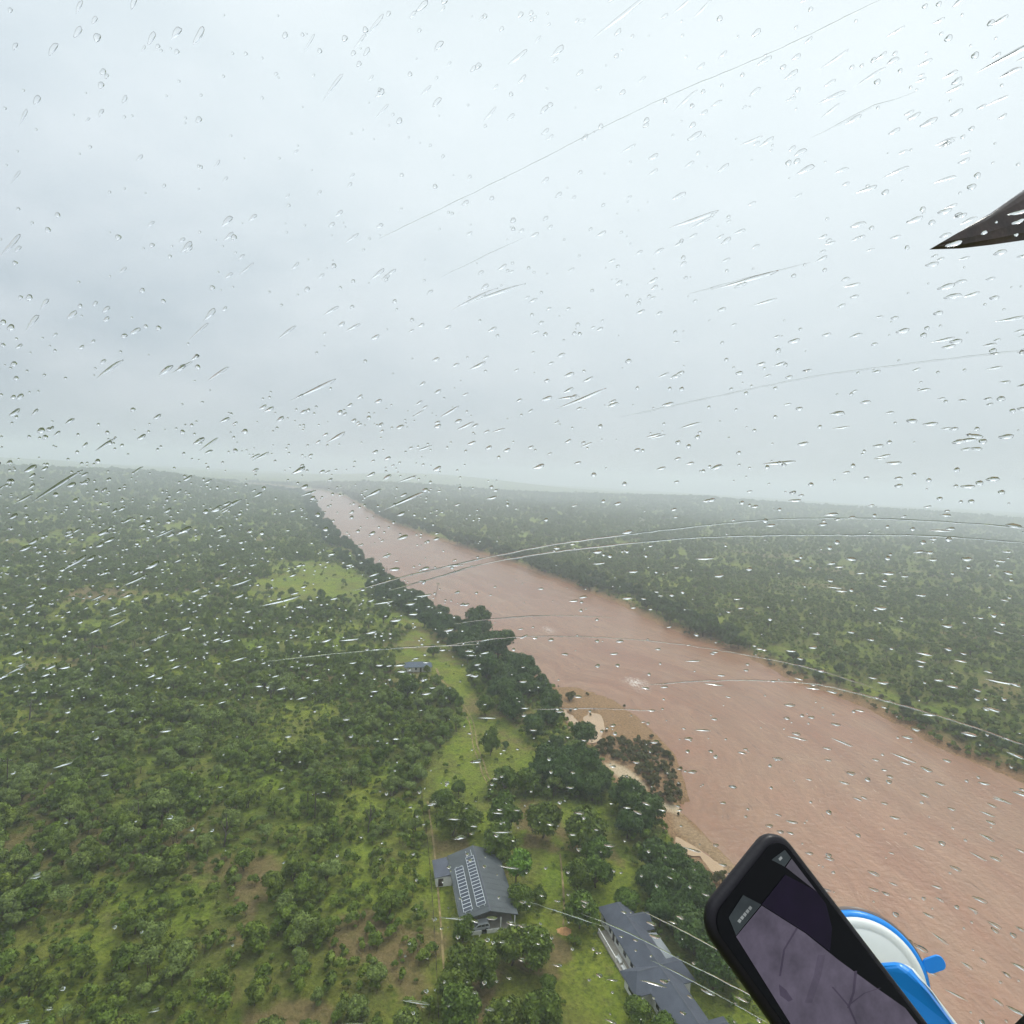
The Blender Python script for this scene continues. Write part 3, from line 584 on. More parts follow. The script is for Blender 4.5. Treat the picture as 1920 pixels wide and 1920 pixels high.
def instancer(name, sel, label, cat):
    R = rows[sel]
    me = bpy.data.meshes.new(name); me.vertices.add(len(R)); me.vertices.foreach_set("co", R[:, :3].astype(np.float32).ravel())
    code = (R[:, 4] * 10 + R[:, 5]).astype(np.int32)
    a = me.attributes.new("code", "INT", "POINT"); a.data.foreach_set("value", code)
    a = me.attributes.new("rz", "FLOAT_VECTOR", "POINT"); a.data.foreach_set("vector", np.column_stack([R[:, 6] * 0, R[:, 6] * 0, R[:, 6]]).astype(np.float32).ravel())
    zz = R[:, 3] * (0.85 + 0.3 * rng.random(len(R)))
    a = me.attributes.new("sc", "FLOAT_VECTOR", "POINT"); a.data.foreach_set("vector", np.column_stack([R[:, 3], R[:, 3], zz]).astype(np.float32).ravel())
    o = bpy.data.objects.new(name, me); COL.objects.link(o)
    ng = bpy.data.node_groups.new(name, "GeometryNodeTree")
    ng.interface.new_socket("Geometry", in_out="INPUT", socket_type="NodeSocketGeometry"); ng.interface.new_socket("Geometry", in_out="OUTPUT", socket_type="NodeSocketGeometry")
    gi = ng.nodes.new("NodeGroupInput"); go_ = ng.nodes.new("NodeGroupOutput"); jn = ng.nodes.new("GeometryNodeJoinGeometry"); lk = ng.links.new
    def named(n, ty): q = ng.nodes.new("GeometryNodeInputNamedAttribute"); q.data_type = ty; q.inputs["Name"].default_value = n; return q.outputs["Attribute"]
    ca_ = named("code", "INT"); rt = named("rz", "FLOAT_VECTOR"); sc_ = named("sc", "FLOAT_VECTOR")
    for cv in np.unique(code):
        K = KINDS[ORDER[cv // 10]][cv % 10]
        if K["first"] is None: K = next(q for q in KINDS[ORDER[cv // 10]] if q["first"] is not None)
        j2_ = ng.nodes.new("GeometryNodeJoinGeometry")
        for part in ("crown_o", "trunk_o"):
            oi = ng.nodes.new("GeometryNodeObjectInfo"); oi.inputs["Object"].default_value = K[part]; oi.transform_space = "ORIGINAL"; lk(oi.outputs["Geometry"], j2_.inputs[0])
        cmp = ng.nodes.new("FunctionNodeCompare"); cmp.data_type = "INT"; cmp.operation = "EQUAL"; cmp.inputs["B"].default_value = int(cv)
        for s_ in cmp.inputs:
            if s_.identifier == "A_INT": lk(ca_, s_)
            if s_.identifier == "B_INT": s_.default_value = int(cv)
        ip = ng.nodes.new("GeometryNodeInstanceOnPoints"); lk(gi.outputs[0], ip.inputs["Points"]); lk(cmp.outputs[0], ip.inputs["Selection"]); lk(j2_.outputs[0], ip.inputs["Instance"])
        e2r = ng.nodes.new("FunctionNodeEulerToRotation"); lk(rt, e2r.inputs[0]); lk(e2r.outputs[0], ip.inputs["Rotation"]); lk(sc_, ip.inputs["Scale"])
        lk(ip.outputs[0], jn.inputs[0])
    lk(jn.outputs[0], go_.inputs[0])
    md = o.modifiers.new("scatter", "NODES"); md.node_group = ng
    kind(o, "stuff", label, cat); return o
rest = ~taken
instancer("woodland", rest & ((rows[:, 4] <= 2) | (rows[:, 4] == 5)), "green bushveld woodland stretching to the hazy horizon on both banks", "woodland")
instancer("undergrowth", rest & (rows[:, 4] == 3), "low green undergrowth between the trees and over the grass", "undergrowth")
if (rest & (rows[:, 4] == 4)).any(): instancer("bank_scrub", rest & (rows[:, 4] == 4), "small silted scrub along the muddy banks", "scrub")
# ------------------------------------------------------------------ buildings
M_ROOF = mat("grey_roof_sheet", (0.072, 0.081, 0.084), 0.6, 0.2, var=0.16, nscale=0.35, bump=0.25, bscale=3.0)
M_ROOF2 = mat("slate_blue_roof", (0.076, 0.083, 0.103), 0.6, 0.2, var=0.20, nscale=0.45, bump=0.3, bscale=3.0)
M_WALL = mat("white_plaster", (0.66, 0.64, 0.60), 0.85, 0.2, var=0.12, nscale=0.8)
M_DARK = mat("dark_opening", (0.012, 0.012, 0.014), 0.25, 0.5)
M_WOOD = mat("dark_wood", (0.06, 0.045, 0.035), 0.8, 0.2)
M_STEEL = mat("pale_metal", (0.62, 0.64, 0.66), 0.35, 0.5, 0.6)
M_CELL = mat("solar_cell", (0.030, 0.038, 0.055), 0.12, 0.6)
M_SLAB = mat("concrete_slab", (0.30, 0.27, 0.22), 0.9, 0.2, var=0.2, nscale=0.7)
M_RIDGE = mat("ridge_cap", (0.095, 0.10, 0.115), 0.6, 0.2)
def put(o, x, y, rz, z=None):
    o.location = (x, y, float(hfun((x, y))[0]) if z is None else z); o.rotation_euler = (0, 0, rz)
def roof_prism(mb, x0, x1, y0, y1, ze, zr, hip0=0.0, hip1=0.0, axis="y", th=0.14, sag=0.0):
    """closed gable or hip roof solid, ridge along axis"""
    if axis == "y":
        xm = (x0 + x1) / 2; top = [(x0, y0, ze), (x1, y0, ze), (x1, y1, ze), (x0, y1, ze), (xm, y0 + hip0, zr), (xm, y1 - hip1, zr)]
        F_ = [(0, 4, 5, 3), (1, 2, 5, 4), (0, 1, 4), (2, 3, 5)]
    else:
        ym = (y0 + y1) / 2; top = [(x0, y0, ze), (x1, y0, ze), (x1, y1, ze), (x0, y1, ze), (x0 + hip0, ym, zr), (x1 - hip1, ym, zr)]
        F_ = [(0, 1, 5, 4), (2, 3, 4, 5), (0, 4, 3), (1, 2, 5)]
    v = top + [(a, b, c - th) for a, b, c in top[:4]]
    mb.add(v, F_ + [(0, 6, 7, 1), (1, 7, 8, 2), (2, 8, 9, 3), (3, 9, 6, 0), (6, 9, 8, 7)]); return top[4], top[5]

# --- long grey shed house with the solar arrays
h1 = thing("farm_house", "long grey-roofed house with two rows of solar panels and an open carport", "house")
put(h1, -0.1, 121.9, math.radians(13.5), LAND + 0.1)
E_, R0, HW, LEN = 3.2, 5.1, 6.5, 23.0
mb = MB(); mb.add([(-HW, 0.7, E_), (0, 0.4, R0), (HW, 0.7, E_), (HW, LEN, E_), (0, LEN + 0.3, R0), (-HW, LEN, E_),
                   (-HW, 0.7, E_ - .16), (0, 0.4, R0 - .16), (HW, 0.7, E_ - .16), (HW, LEN, E_ - .16), (0, LEN + .3, R0 - .16), (-HW, LEN, E_ - .16)],
                  [(0, 1, 4, 5), (1, 2, 3, 4), (11, 10, 7, 6), (10, 9, 8, 7), (0, 6, 7, 1), (1, 7, 8, 2), (2, 8, 9, 3), (3, 9, 10, 4), (4, 10, 11, 5), (5, 11, 6, 0)])
rf = mb.build("roof", M_ROOF, h1)
mb = MB().prism([(-.18, .38, R0 - .03), (0, .38, R0 + .07), (.18, .38, R0 - .03)], (0, LEN - .06, 0)); mb.build("ridge_cap", M_RIDGE, rf)
mb = MB()
for k in range(1, 12):
    y = LEN * k / 12
    for sgn in (-1, 1): mb.prism([(sgn * .2, y, R0 - .02), (sgn * (HW - .05), y, E_ + .01), (sgn * (HW - .05), y, E_ + .035), (sgn * .2, y, R0 + .005)], (0, 0.05, 0))
mb.build("sheet_joint", M_RIDGE, rf)
mb = MB()
for a in [(-5.9, -5.7, 6.5, 22.4), (5.7, 5.9, 6.5, 22.4), (-5.7, 5.7, 22.2, 22.4), (-5.7, 5.7, 6.5, 6.7)]: mb.box(*a, 0, 3.02)
mb.prism([(-5.69, 22.21, 3.03), (5.69, 22.21, 3.03), (0, 22.21, 4.7)], (0, 0.18, 0)); mb.build("wall", M_WALL, h1)
MB().box(-5.9, 5.9, 0.9, 6.49, -0.5, 0.06).build("carport_floor", M_SLAB, h1)
mb = MB().box(-5.6, -1.7, 0.3, 0.5, -0.4, 0.85); mb.box(-0.5, 2.4, 0.3, 0.5, -0.4, 0.85); mb.build("low_wall", M_WALL, h1)
MB().box(-1.64, -0.56, 0.34, 0.46, -0.4, 0.8).build("gate", M_DARK, h1)
for x in (-5.75, 2.6, 5.75): MB().box(x - .11, x + .11, .69, .91, -.4, 3.0).build("post", M_WALL, h1)
for y in (9, 13, 17, 20.5):
    w_ = MB().box(-5.93, -5.88, y - .7, y + .7, 1.0, 2.2).build("window", M_DARK, h1)
    MB().box(-5.98, -5.90, y - .8, y + .8, .9, .98).build("sill", M_WALL, w_)
d_ = MB().box(-1.0, 0.1, 6.44, 6.49, 0.07, 2.15).build("door", M_WOOD, h1)
ln = MB(); ln.add([(-10.3, 16.2, 2.5), (-6.55, 16.2, 3.0), (-6.55, 22.9, 3.0), (-10.3, 22.9, 2.5), (-10.3, 16.2, 2.36), (-6.55, 16.2, 2.86), (-6.55, 22.9, 2.86), (-10.3, 22.9, 2.36)],
                  [(0, 1, 2, 3), (7, 6, 5, 4), (0, 4, 5, 1), (1, 5, 6, 2), (2, 6, 7, 3), (3, 7, 4, 0)])
ln.build("lean_to_roof", M_ROOF2, h1)
MB().box(-9.9, -6.1, 16.5, 22.5, -.4, 2.34).build("lean_to_wall", M_WALL, h1)
MB().box(-9.4, -8.2, 16.46, 16.52, .1, 2.0).build("lean_to_door", M_WOOD, h1)
sl_ = (R0 - E_) / HW; tilt = -math.atan(sl_)
def solar(xa, y0, n, extra):
    arr = bpy.data.objects.new("solar_array", None); COL.objects.link(arr); arr.parent = h1
    zc = E_ + (xa + HW) * sl_ + 0.17
    arr.location = (xa, y0, zc); arr.rotation_euler = (0, tilt, 0)
    r_ = MB()
    for sx in (-.62, .62): r_.box(sx - .05, sx + .05, -.35, n * 1.12 + extra, -.09, -.03)
    r_.build("rail", M_STEEL, arr)
    for k in range(n):
        q = MB().box(-.96, .96, k * 1.12 + .05, k * 1.12 + 1.07, -.02, .015, 0)
        for a in [(-1.02, 1.02, k * 1.12 + .0, k * 1.12 + .075), (-1.02, 1.02, k * 1.12 + 1.045, k * 1.12 + 1.12)]: q.box(*a, -.018, .03, 1)
        for a in [(-1.02, -.93), (.93, 1.02)]: q.box(*a, k * 1.12 + .075, k * 1.12 + 1.045, -.018, .03, 1)
        q.build("solar_panel", [M_CELL, M_STEEL], arr)
solar(-4.45, 2.6, 13, 0.4); solar(-1.5, 2.7, 15, 2.4)

# --- car in the carport
def car(x, y, z, rz, label):
    c = thing("parked_car", label, "car", (x, y, z), rz)
    paint = mat("silver_paint", (0.62, 0.63, 0.64), 0.25, 0.6, 0.3); glass = mat("car_glass", (0.02, 0.022, 0.026), 0.08, 0.6); tyre = mat("tyre_rubber", (0.02, 0.02, 0.02), 0.9, 0.2)
    prof = [(-2.25, .42), (-2.28, .75), (-2.1, 1.0), (-1.25, 1.08), (-.55, 1.72), (1.75, 1.76), (2.12, 1.12), (2.2, .8), (2.18, .42)]
    b = MB().prism([(px, -.86, pz) for px, pz in prof], (0, 1.72, 0)).build("body", paint, c)
    m = b.modifiers.new("bevel", "BEVEL"); m.width = .07; m.segments = 2
    for sg in (-1, 1):
        y0 = sg * .862
        for q in ([(-.98, 1.14), (-.5, 1.62), (.12, 1.64), (.12, 1.14)], [(.2, 1.14), (.2, 1.64), (.98, 1.65), (.98, 1.14)], [(1.06, 1.14), (1.06, 1.65), (1.66, 1.64), (1.92, 1.16)]):
            MB().prism([(a, y0, d) for a, d in q], (0, sg * .014, 0)).build("side_window", glass, c)
        MB().box(-2.31, -2.2, sg * .62 - .18, sg * .62 + .18, .72, .88).build("headlight", M_STEEL, c)
    MB().prism([(-1.22, -.72, 1.12), (-1.22, .72, 1.12), (-.62, .66, 1.68), (-.62, -.66, 1.68)], (-.03, 0, .03)).build("windscreen", glass, c)
    for wx in (-1.4, 1.4):
        for sg in (-1, 1):
            w_ = MB().tube((wx, sg * .90, .36), (wx, sg * .66, .36), .36, n=16).build("wheel", tyre, c); MB().tube((wx, sg * .91, .36), (wx, sg * .89, .36), .21, n=12).build("rim", M_STEEL, w_)
    for sg in (-.6, .6): MB().box(-.45, 1.7, sg - .03, sg + .03, 1.78, 1.83).build("roof_rail", M_STEEL, c)
    return c
M1 = Matrix.Translation(h1.location) @ Matrix.Rotation(h1.rotation_euler.z, 4, "Z")
cp = M1 @ Vector((-1.9, 1.75, .06)); car(cp.x, cp.y, cp.z, h1.rotation_euler.z + 0.05, "silver estate car parked sideways in the open carport of the solar-panelled house")

# --- long villa with crossing hip wings
h2 = thing("villa", "long white villa under crossing slate-blue hip roofs near the riverside wood", "house")
ax = Vector((0.307, -0.952, 0)); org = Vector((27.6, 129.6, 0))
h2.location = (org.x, org.y, LAND + 0.1); h2.rotation_euler = (0, 0, math.atan2(ax.y, ax.x) - math.pi / 2)   # local +y runs down the ridge, local +x points to the lawn side
ZE, ZR = 2.8, 5.0
mb = MB(); caps = MB()
def cap(a, b): caps.prism([Vector(a) + Vector((0, 0, .06)), Vector(a) + Vector((.13, .0, -.02)), Vector(a) + Vector((-.13, 0, -.02))] if abs(a[0] - b[0]) < 1e-3 else [Vector(a) + Vector((0, 0, .06)), Vector(a) + Vector((0, .13, -.02)), Vector(a) + Vector((0, -.13, -.02))], Vector(b) - Vector(a))
a, b = roof_prism(mb, -3.7, 3.7, 0.4, 58, ZE, ZR, 2.2, 3.0); cap(a, b)
a, b = roof_prism(mb, 2.4, 7.1, 0, 0.01, ZE, ZR) if False else (None, None)
def wing(x0, x1, y0, y1, ze, zr, h0, h1_):
    q, w_ = roof_prism(mb, x0, x1, y0, y1, ze, zr, h0, h1_, "x"); cap(q, w_)
LAWN = -1 if (Matrix.Rotation(h2.rotation_euler.z, 3, "Z") @ Vector((1, 0, 0))).x > 0 else 1
wing(*sorted((LAWN * 0.3, LAWN * 7.0)), 17.2, 23.4, ZE - .05, ZR - .12, 2.0 if LAWN < 0 else 0.2, 0.2 if LAWN < 0 else 2.0)
wing(*sorted((-LAWN * 0.3, -LAWN * 6.6)), 16.9, 23.1, ZE - .07, ZR - .15, 0.2 if LAWN < 0 else 1.8, 1.8 if LAWN < 0 else 0.2)
wing(*sorted((-LAWN * 0.2, -LAWN * 5.6)), 4.2, 9.4, ZE + .05, ZR - .25, 0.0, 0.0)
wing(*sorted((-LAWN * 0.2, -LAWN * 6.9)), 31.0, 36.6, ZE - .03, ZR - .2, 0.2 if LAWN < 0 else 1.8, 1.8 if LAWN < 0 else 0.2)
mb.build("roof", M_ROOF2, h2); caps.build("ridge_cap", M_RIDGE, h2)
x0, x1 = sorted((-LAWN * 3.4, -LAWN * 5.9)); zz = (2.62, 2.25) if LAWN < 0 else (2.25, 2.62)
MB().prism([(x0, 9.7, zz[0]), (x1, 9.7, zz[1]), (x1, 9.7, zz[1] - .1), (x0, 9.7, zz[0] - .1)], (0, 7.0, 0)).build("verandah_roof", mat("weathered_sheet", (0.20, 0.215, 0.225), 0.5, 0.4, var=0.2, nscale=0.6), h2)
wl = MB(); wl.box(-3.1, 3.1, 1.1, 57.4, -.5, ZE - .16)
xa, xb = sorted((LAWN * 3.0, LAWN * 6.2)); wl.box(xa, xb, 17.9, 22.7, -.5, ZE - .22)
xa, xb = sorted((-LAWN * 3.0, -LAWN * 5.9)); wl.box(xa, xb, 17.6, 22.4, -.5, ZE - .24)
xa, xb = sorted((-LAWN * 3.0, -LAWN * 5.2)); wl.box(xa, xb, 4.8, 8.8, -.5, ZE - .12)
xa, xb = sorted((-LAWN * 3.0, -LAWN * 6.2)); wl.box(xa, xb, 31.6, 36.0, -.5, ZE - .20); wl.build("wall", M_WALL, h2)
for y in (3.0, 5.6, 9.0, 12.2, 15.2, 25.0, 28.0, 31.0, 34.5, 38):
    xa, xb = sorted((LAWN * 3.08, LAWN * 3.13)); w_ = MB().box(xa, xb, y - .55, y + .55, .8, 2.1).build("window", M_DARK, h2)
    xa, xb = sorted((LAWN * 3.09, LAWN * 3.22)); MB().box(xa, xb, y - .65, y + .65, .68, .78).build("sill", M_WALL, w_)
xa, xb = sorted((LAWN * 6.18, LAWN * 6.23)); MB().box(xa, xb, 19.4, 21.2, .7, 2.1).build("window", M_DARK, h2)
MB().box(*sorted((LAWN * 3.08, LAWN * 3.12)), 6.8, 7.7, 0, 2.1).build("door", M_WOOD, h2)
MB().box(*sorted((LAWN * 3.12, LAWN * 5.4)), 4.0, 16.6, -.4, .12).build("terrace", M_SLAB, h2)
mb = MB()
for y in (4.3, 8.3, 12.3): mb.box(LAWN * 5.2 - .1, LAWN * 5.2 + .1, y, y + .2, .13, 1.0)
mb.box(*sorted((LAWN * 5.12, LAWN * 5.28)), 4.3, 12.5, 1.01, 1.1); mb.build("railing", M_WALL, h2)
M2 = Matrix.Translation(h2.location) @ Matrix.Rotation(h2.rotation_euler.z, 4, "Z")
def tank(lx, ly, lab):
    v = M2 @ Vector((lx, ly, 0)); o = thing("garden_bench", lab, "bench", (v.x, v.y, v.z - .1), h2.rotation_euler.z)
    MB().box(-.28, .28, -.9, .9, .42, .5).build("seat", M_WALL, o); MB().box(-.3, -.24, -.9, .9, .51, .95).build("backrest", M_WALL, o)
    for yy in (-.8, .8): MB().box(-.26, .26, yy - .05, yy + .05, -.1, .41).build("leg", M_WALL, o)
tank(LAWN * 4.5, 14.6, "white bench against the villa wall beside the crossing wing"); tank(LAWN * 4.4, 12.2, "white bench on the villa terrace further from the crossing wing")
tank(LAWN * 3.9, 26.4, "white bench below the crossing wing on the villa's lawn side"); tank(LAWN * 3.9, 28.9, "white bench nearest the bottom edge along the villa wall")

# --- little house far up the grass strip
h3 = thing("cottage", "little blue-grey roofed house behind a dark tree up the grass strip", "house")
c3 = ground_pt(783, 1258); put(h3, c3.x, c3.y, math.radians(12))
mb = MB(); a, b = roof_prism(mb, -7.0, 7.0, -3.6, 3.6, 2.7, 4.4, 2.2, 2.2, "x"); mb.build("roof", mat("blue_sheet_roof", (0.085, 0.105, 0.135), 0.6, 0.2, var=0.15, nscale=0.5), h3)
MB().box(-6.3, 6.3, -2.2, 3.0, -.6, 2.55).build("wall", M_WALL, h3)
for x in (-4, -1, 3.8): MB().box(x - .5, x + .5, -2.25, -2.18, .9, 2.0).build("window", M_DARK, h3)
MB().box(.9, 1.8, -2.25, -2.18, -.2, 2.0).build("door", M_WOOD, h3)
for x in (-6.4, -2.2, 2.2, 6.4): MB().tube((x, -3.3, -.5), (x, -3.3, 2.6), .09).build("post", M_WALL, h3)

# --- sand heap, poles, fences, dead trees
v = ground_pt(1058, 1746); g_ = np.random.default_rng(4); bmv = []; bmf = []; N_ = 14
bmv.append((0, 0, .75))
for r_k, (rr_, zz_) in enumerate([(.5, .6), (1.0, .3), (1.5, .08), (1.9, -.15)]):
    for k in range(N_): a = 2 * math.pi * k / N_; q = rr_ * (0.8 + .4 * g_.random()); bmv.append((q * math.cos(a), q * math.sin(a) * .8, zz_ * (0.8 + .4 * g_.random())))
bmf = [(0, 1 + k, 1 + (k + 1) % N_) for k in range(N_)]
for r_k in range(3): bmf += [(1 + r_k * N_ + k, 1 + (r_k + 1) * N_ + k, 1 + (r_k + 1) * N_ + (k + 1) % N_, 1 + r_k * N_ + (k + 1) % N_) for k in range(N_)]
sh = mesh_obj("sand_heap", bmv, bmf, mat("orange_sand", (0.50, 0.27, 0.12), 0.95, 0.1, var=0.25, nscale=2.0), smooth=True); put(sh, v.x, v.y, 0); tag(sh, "small heap of orange sand on the lawn between the two big houses", "sand heap")
def pole(px, py, hgt, lab, cross=True):
    v = ground_pt(px, py); o = thing("power_pole", lab, "power pole", (v.x, v.y, float(hfun((v.x, v.y))[0])), 0.4, "power poles in the scrub")
    MB().tube((0, 0, -.5), (0, 0, hgt), .17, .12, 8).build("post", M_WOOD, o)
    if cross:
        MB().box(-1.0, 1.0, -.07, .07, hgt - .9, hgt - .74).build("crossarm", M_WOOD, o)
        for x in (-.85, 0.5, .85): MB().tube((x, 0, hgt - .73), (x, 0, hgt - .5), .06).build("insulator", M_STEEL, o)
pole(590, 1545, 9.2, "taller of the two dark power poles standing together in the scrub"); pole(576, 1534, 7.4, "shorter of the two dark power poles standing together in the scrub", False); pole(14, 1484, 10.0, "lone dark power pole at the scrub's far edge")
def fence(pix, name, lab, sp=4.0):
    pts = [np.array(gp(a, b)) for a, b in pix]; o = None; posts = []
    for a, b in zip(pts[:-1], pts[1:]):
        n = max(1, int(np.linalg.norm(b - a) / sp)); posts += [a + (b - a) * k / n for k in range(n)]
    posts.append(pts[-1]); posts = np.array(posts); hh = hfun(posts); b0 = posts[0]
    o = thing(name, lab, "fence", (b0[0], b0[1], hh[0]))
    for k, (q, z) in enumerate(zip(posts, hh)):
        e = q - b0; MB().tube((e[0], e[1], z - hh[0] - .3), (e[0], e[1], z - hh[0] + 1.5), .075, .06, 6).build("post", M_WOOD, o)
    w_ = MB()
    for lv in (.35, .7, 1.05, 1.4):
        for k in range(len(posts) - 1):
            a = posts[k] - b0; c_ = posts[k + 1] - b0; w_.tube((a[0], a[1], hh[k] - hh[0] + lv), (c_[0], c_[1], hh[k + 1] - hh[0] + lv), .014, n=4)
    w_.build("wire", M_WOOD, o)
fence([(790, 1498), (799, 1560), (805, 1620), (812, 1720), (818, 1820), (824, 1960)], "wire_fence", "wire fence on dark posts between the scrub and the farmyard")
fence([(792, 1497), (860, 1498), (930, 1499), (1000, 1500), (1062, 1502)], "wire_fence", "wire fence crossing the grass strip above the farmyard")
def snag(px, py, hgt, lean, lab, tuft):
    v = ground_pt(px, py); o = thing("dead_tree" if not tuft else "palm_tree", lab, "tree", (v.x, v.y, float(hfun((v.x, v.y))[0])))
    if "scrub" in lab: o["group"] = "dead trees in the scrub"
    tr = MB().tube((0, 0, -.5), (lean, 0, hgt), .28, .14, 8)
    if tuft:
        tr.build("trunk", M_BARK, o); fr = MB(); g_ = random.Random(3)
        for k in range(26):
            a = k * 2.4; e = g_.uniform(-.5, .9); d_ = Vector((math.cos(a) * math.cos(e), math.sin(a) * math.cos(e), math.sin(e))); sd = d_.cross(Vector((0, 0, 1))).normalized() * .22; c_ = Vector((lean, 0, hgt)); m_ = c_ + d_ * 1.3; e_ = c_ + d_ * 2.3 + Vector((0, 0, -.7))
            fr.add([c_, m_ + sd, e_, m_ - sd], [(0, 1, 2, 3)])
        fr.build("crown", M_RIVER, o)
    else:
        for (z0, dx, dz, dy) in ((.55, -1.6, 2.2, .3), (.7, 1.5, 1.8, -.4), (.8, -.6, 2.4, .5), (.45, 1.2, .9, .6)):
            a = Vector((lean * z0, 0, hgt * z0)); m_ = a + Vector((dx * .5, dy, dz * .7)); tr.tube(a, m_, .13, .09, 6); tr.tube(m_, m_ + Vector((dx * .5, dy * .3, dz * .8)), .09, .04, 6)
        tr.build("trunk", mat("dead_bark", (0.09, 0.07, 0.06), 0.9), o)
for a_, b_, c_ in ((55, 1350, 7.5), (170, 1235, 7.0), (420, 1590, 6.5), (505, 1320, 6.0), (255, 1560, 6.0), (690, 1560, 6.5)):
    snag(a_, b_, c_, 0.7, "bare dead tree standing in the green scrub", False)
snag(722, 1078, 9.0, 1.8, "bare dead tree on the river's edge, upstream of the leaning palm", False)
snag(816, 1112, 13.0, 2.2, "palm leaning over the river with a small dark tuft", True)
snag(872, 1228, 5.0, 1.2, "bare forked tree beside the beige mud bank", False)
# ------------------------------------------------------------------ the helicopter's bubble windscreen and what is on it
# camera-space helpers: the pane is part of a ball of radius PR round a point behind the eye
PR, PC = 1.2, Vector((0, 0, 0.65))
def cray(px, py): return Vector(((px - 960) / FPX, -(py - 960) / FPX, -1.0))
def on_pane(px, py, R=PR):
    d = cray(px, py).normalized(); b = -d.dot(PC); c = PC.length_squared - R * R; t = -b + math.sqrt(b * b - c); p_ = d * t; return p_, (p_ - PC).normalized()
def to_world(v): return CAM_M @ Vector(v)
gmt = bpy.data.materials.new("clear_acrylic"); gmt.use_nodes = True; t = gmt.node_tree; t.nodes.clear()
o_ = t.nodes.new("ShaderNodeOutputMaterial"); tb = t.nodes.new("ShaderNodeBsdfTransparent"); tb.inputs[0].default_value = (0.985, 0.992, 0.990, 1); t.links.new(tb.outputs[0], o_.inputs["Surface"])
V = []; Fc = []; nu, nv = 40, 40
for lay, R in enumerate((PR, PR + 0.004)):
    for a in range(nu + 1):
        for b in range(nv + 1):
            th = math.radians(-62 + 124 * a / nu); ph = math.radians(-62 + 124 * b / nv)
            d = Vector((math.sin(th) * math.cos(ph), math.sin(ph), -math.cos(th) * math.cos(ph))); V.append(to_world(PC + d * R))
n1_ = (nu + 1) * (nv + 1)
for a in range(nu):
    for b in range(nv):
        q = a * (nv + 1) + b; Fc += [(q, q + 1, q + nv + 2, q + nv + 1), (n1_ + q + nv + 1, n1_ + q + nv + 2, n1_ + q + 1, n1_ + q)]
for a in range(nu):
    for b in (0, nv): q = a * (nv + 1) + b; Fc.append((q, q + nv + 1, n1_ + q + nv + 1, n1_ + q))
for b in range(nv):
    for a in (0, nu): q = a * (nv + 1) + b; Fc.append((q, q + 1, n1_ + q + 1, n1_ + q))
ws = mesh_obj("windscreen", V, Fc, gmt, smooth=False); tag(ws, "clear curved helicopter windscreen wet with rain, filling the view", "windscreen")

M_DROP = bpy.data.materials.new("rain_water"); M_DROP.use_nodes = True; t = M_DROP.node_tree; t.nodes.clear()
o_ = t.nodes.new("ShaderNodeOutputMaterial"); gb = t.nodes.new("ShaderNodeBsdfGlass"); gb.inputs["IOR"].default_value = 1.33; gb.inputs["Roughness"].default_value = 0.0; t.links.new(gb.outputs[0], o_.inputs["Surface"])
def drop_arrays(kind_, g):
    """a cap of water on a flat base, unit half-width, apex towards +z"""
    nseg, rings = 14, (1.0, 0.93, 0.78, 0.55, 0.28); V = []; ph = g.random() * 6
    for r in rings:
        for k in range(nseg):
            a = 2 * math.pi * k / nseg; x = math.cos(a); y = math.sin(a)
            wob = 1 + 0.10 * math.sin(3 * a + ph) + 0.05 * math.sin(5 * a + 2 * ph)
            if kind_ == "tear": y *= 0.30 + 0.70 * max(0.0, (x + 1) / 2) ** 0.8
            V.append((x * r * wob, y * r * wob, 0.55 * (1 - r * r) ** 0.95 * (1.0 if kind_ == "round" else 0.55 + 0.45 * (x * r + 1) / 2)))
    V.append((0, 0, 0.56)); b0 = len(V) - 1; Fc = []
    for r in range(4): Fc += [(r * nseg + k, r * nseg + (k + 1) % nseg, (r + 1) * nseg + (k + 1) % nseg, (r + 1) * nseg + k) for k in range(nseg)]
    Fc += [(4 * nseg + k, 4 * nseg + (k + 1) % nseg, b0) for k in range(nseg)]
    Fc.append(tuple(range(nseg))[::-1]); return V, Fc
g_ = random.Random(5); DROPS = []
for k in range(8):
    V, Fc = drop_arrays("round" if k < 4 else "tear", g_)
    me = bpy.data.meshes.new("raindrop"); me.from_pydata(V, [], Fc); me.materials.append(M_DROP); sm_ = np.ones(len(Fc), bool); sm_[-1] = False; me.polygons.foreach_set("use_smooth", sm_); me.update(); DROPS.append(me)
def flow(px, py): return math.radians(63.7 - 38 * px / 1920 - 57 * py / 1920)
def drop_matrix(px, py, ln, wd, ang):
    """ln, wd: half length and half width in photo pixels"""
    p_, n_ = on_pane(px, py, PR + 0.0043); sc_ = p_.length / FPX * 0.97
    a = Vector((math.cos(ang), math.sin(ang), 0)); tx = (a - n_ * a.dot(n_)).normalized(); ty = n_.cross(tx)
    hz_ = wd * (1.20 + 0.55 * min(1, max(0, (py - 300) / 900))); M = Matrix((tx * ln * sc_, ty * wd * sc_, n_ * hz_ * sc_)).transposed().to_4x4(); M.translation = p_; return CAM_M @ M
specs = []
def dens_at(x, y):
    if y < 420: d = 0.30 + 0.30 * x / 1920
    elif y < 760: d = 0.55 + 0.15 * x / 1920
    elif y < 1300: d = 1.25 if x < 900 else 0.75
    elif y < 1500: d = 0.35 if x < 700 else 0.75
    else: d = 0.10 if x < 760 else 0.62
    return d
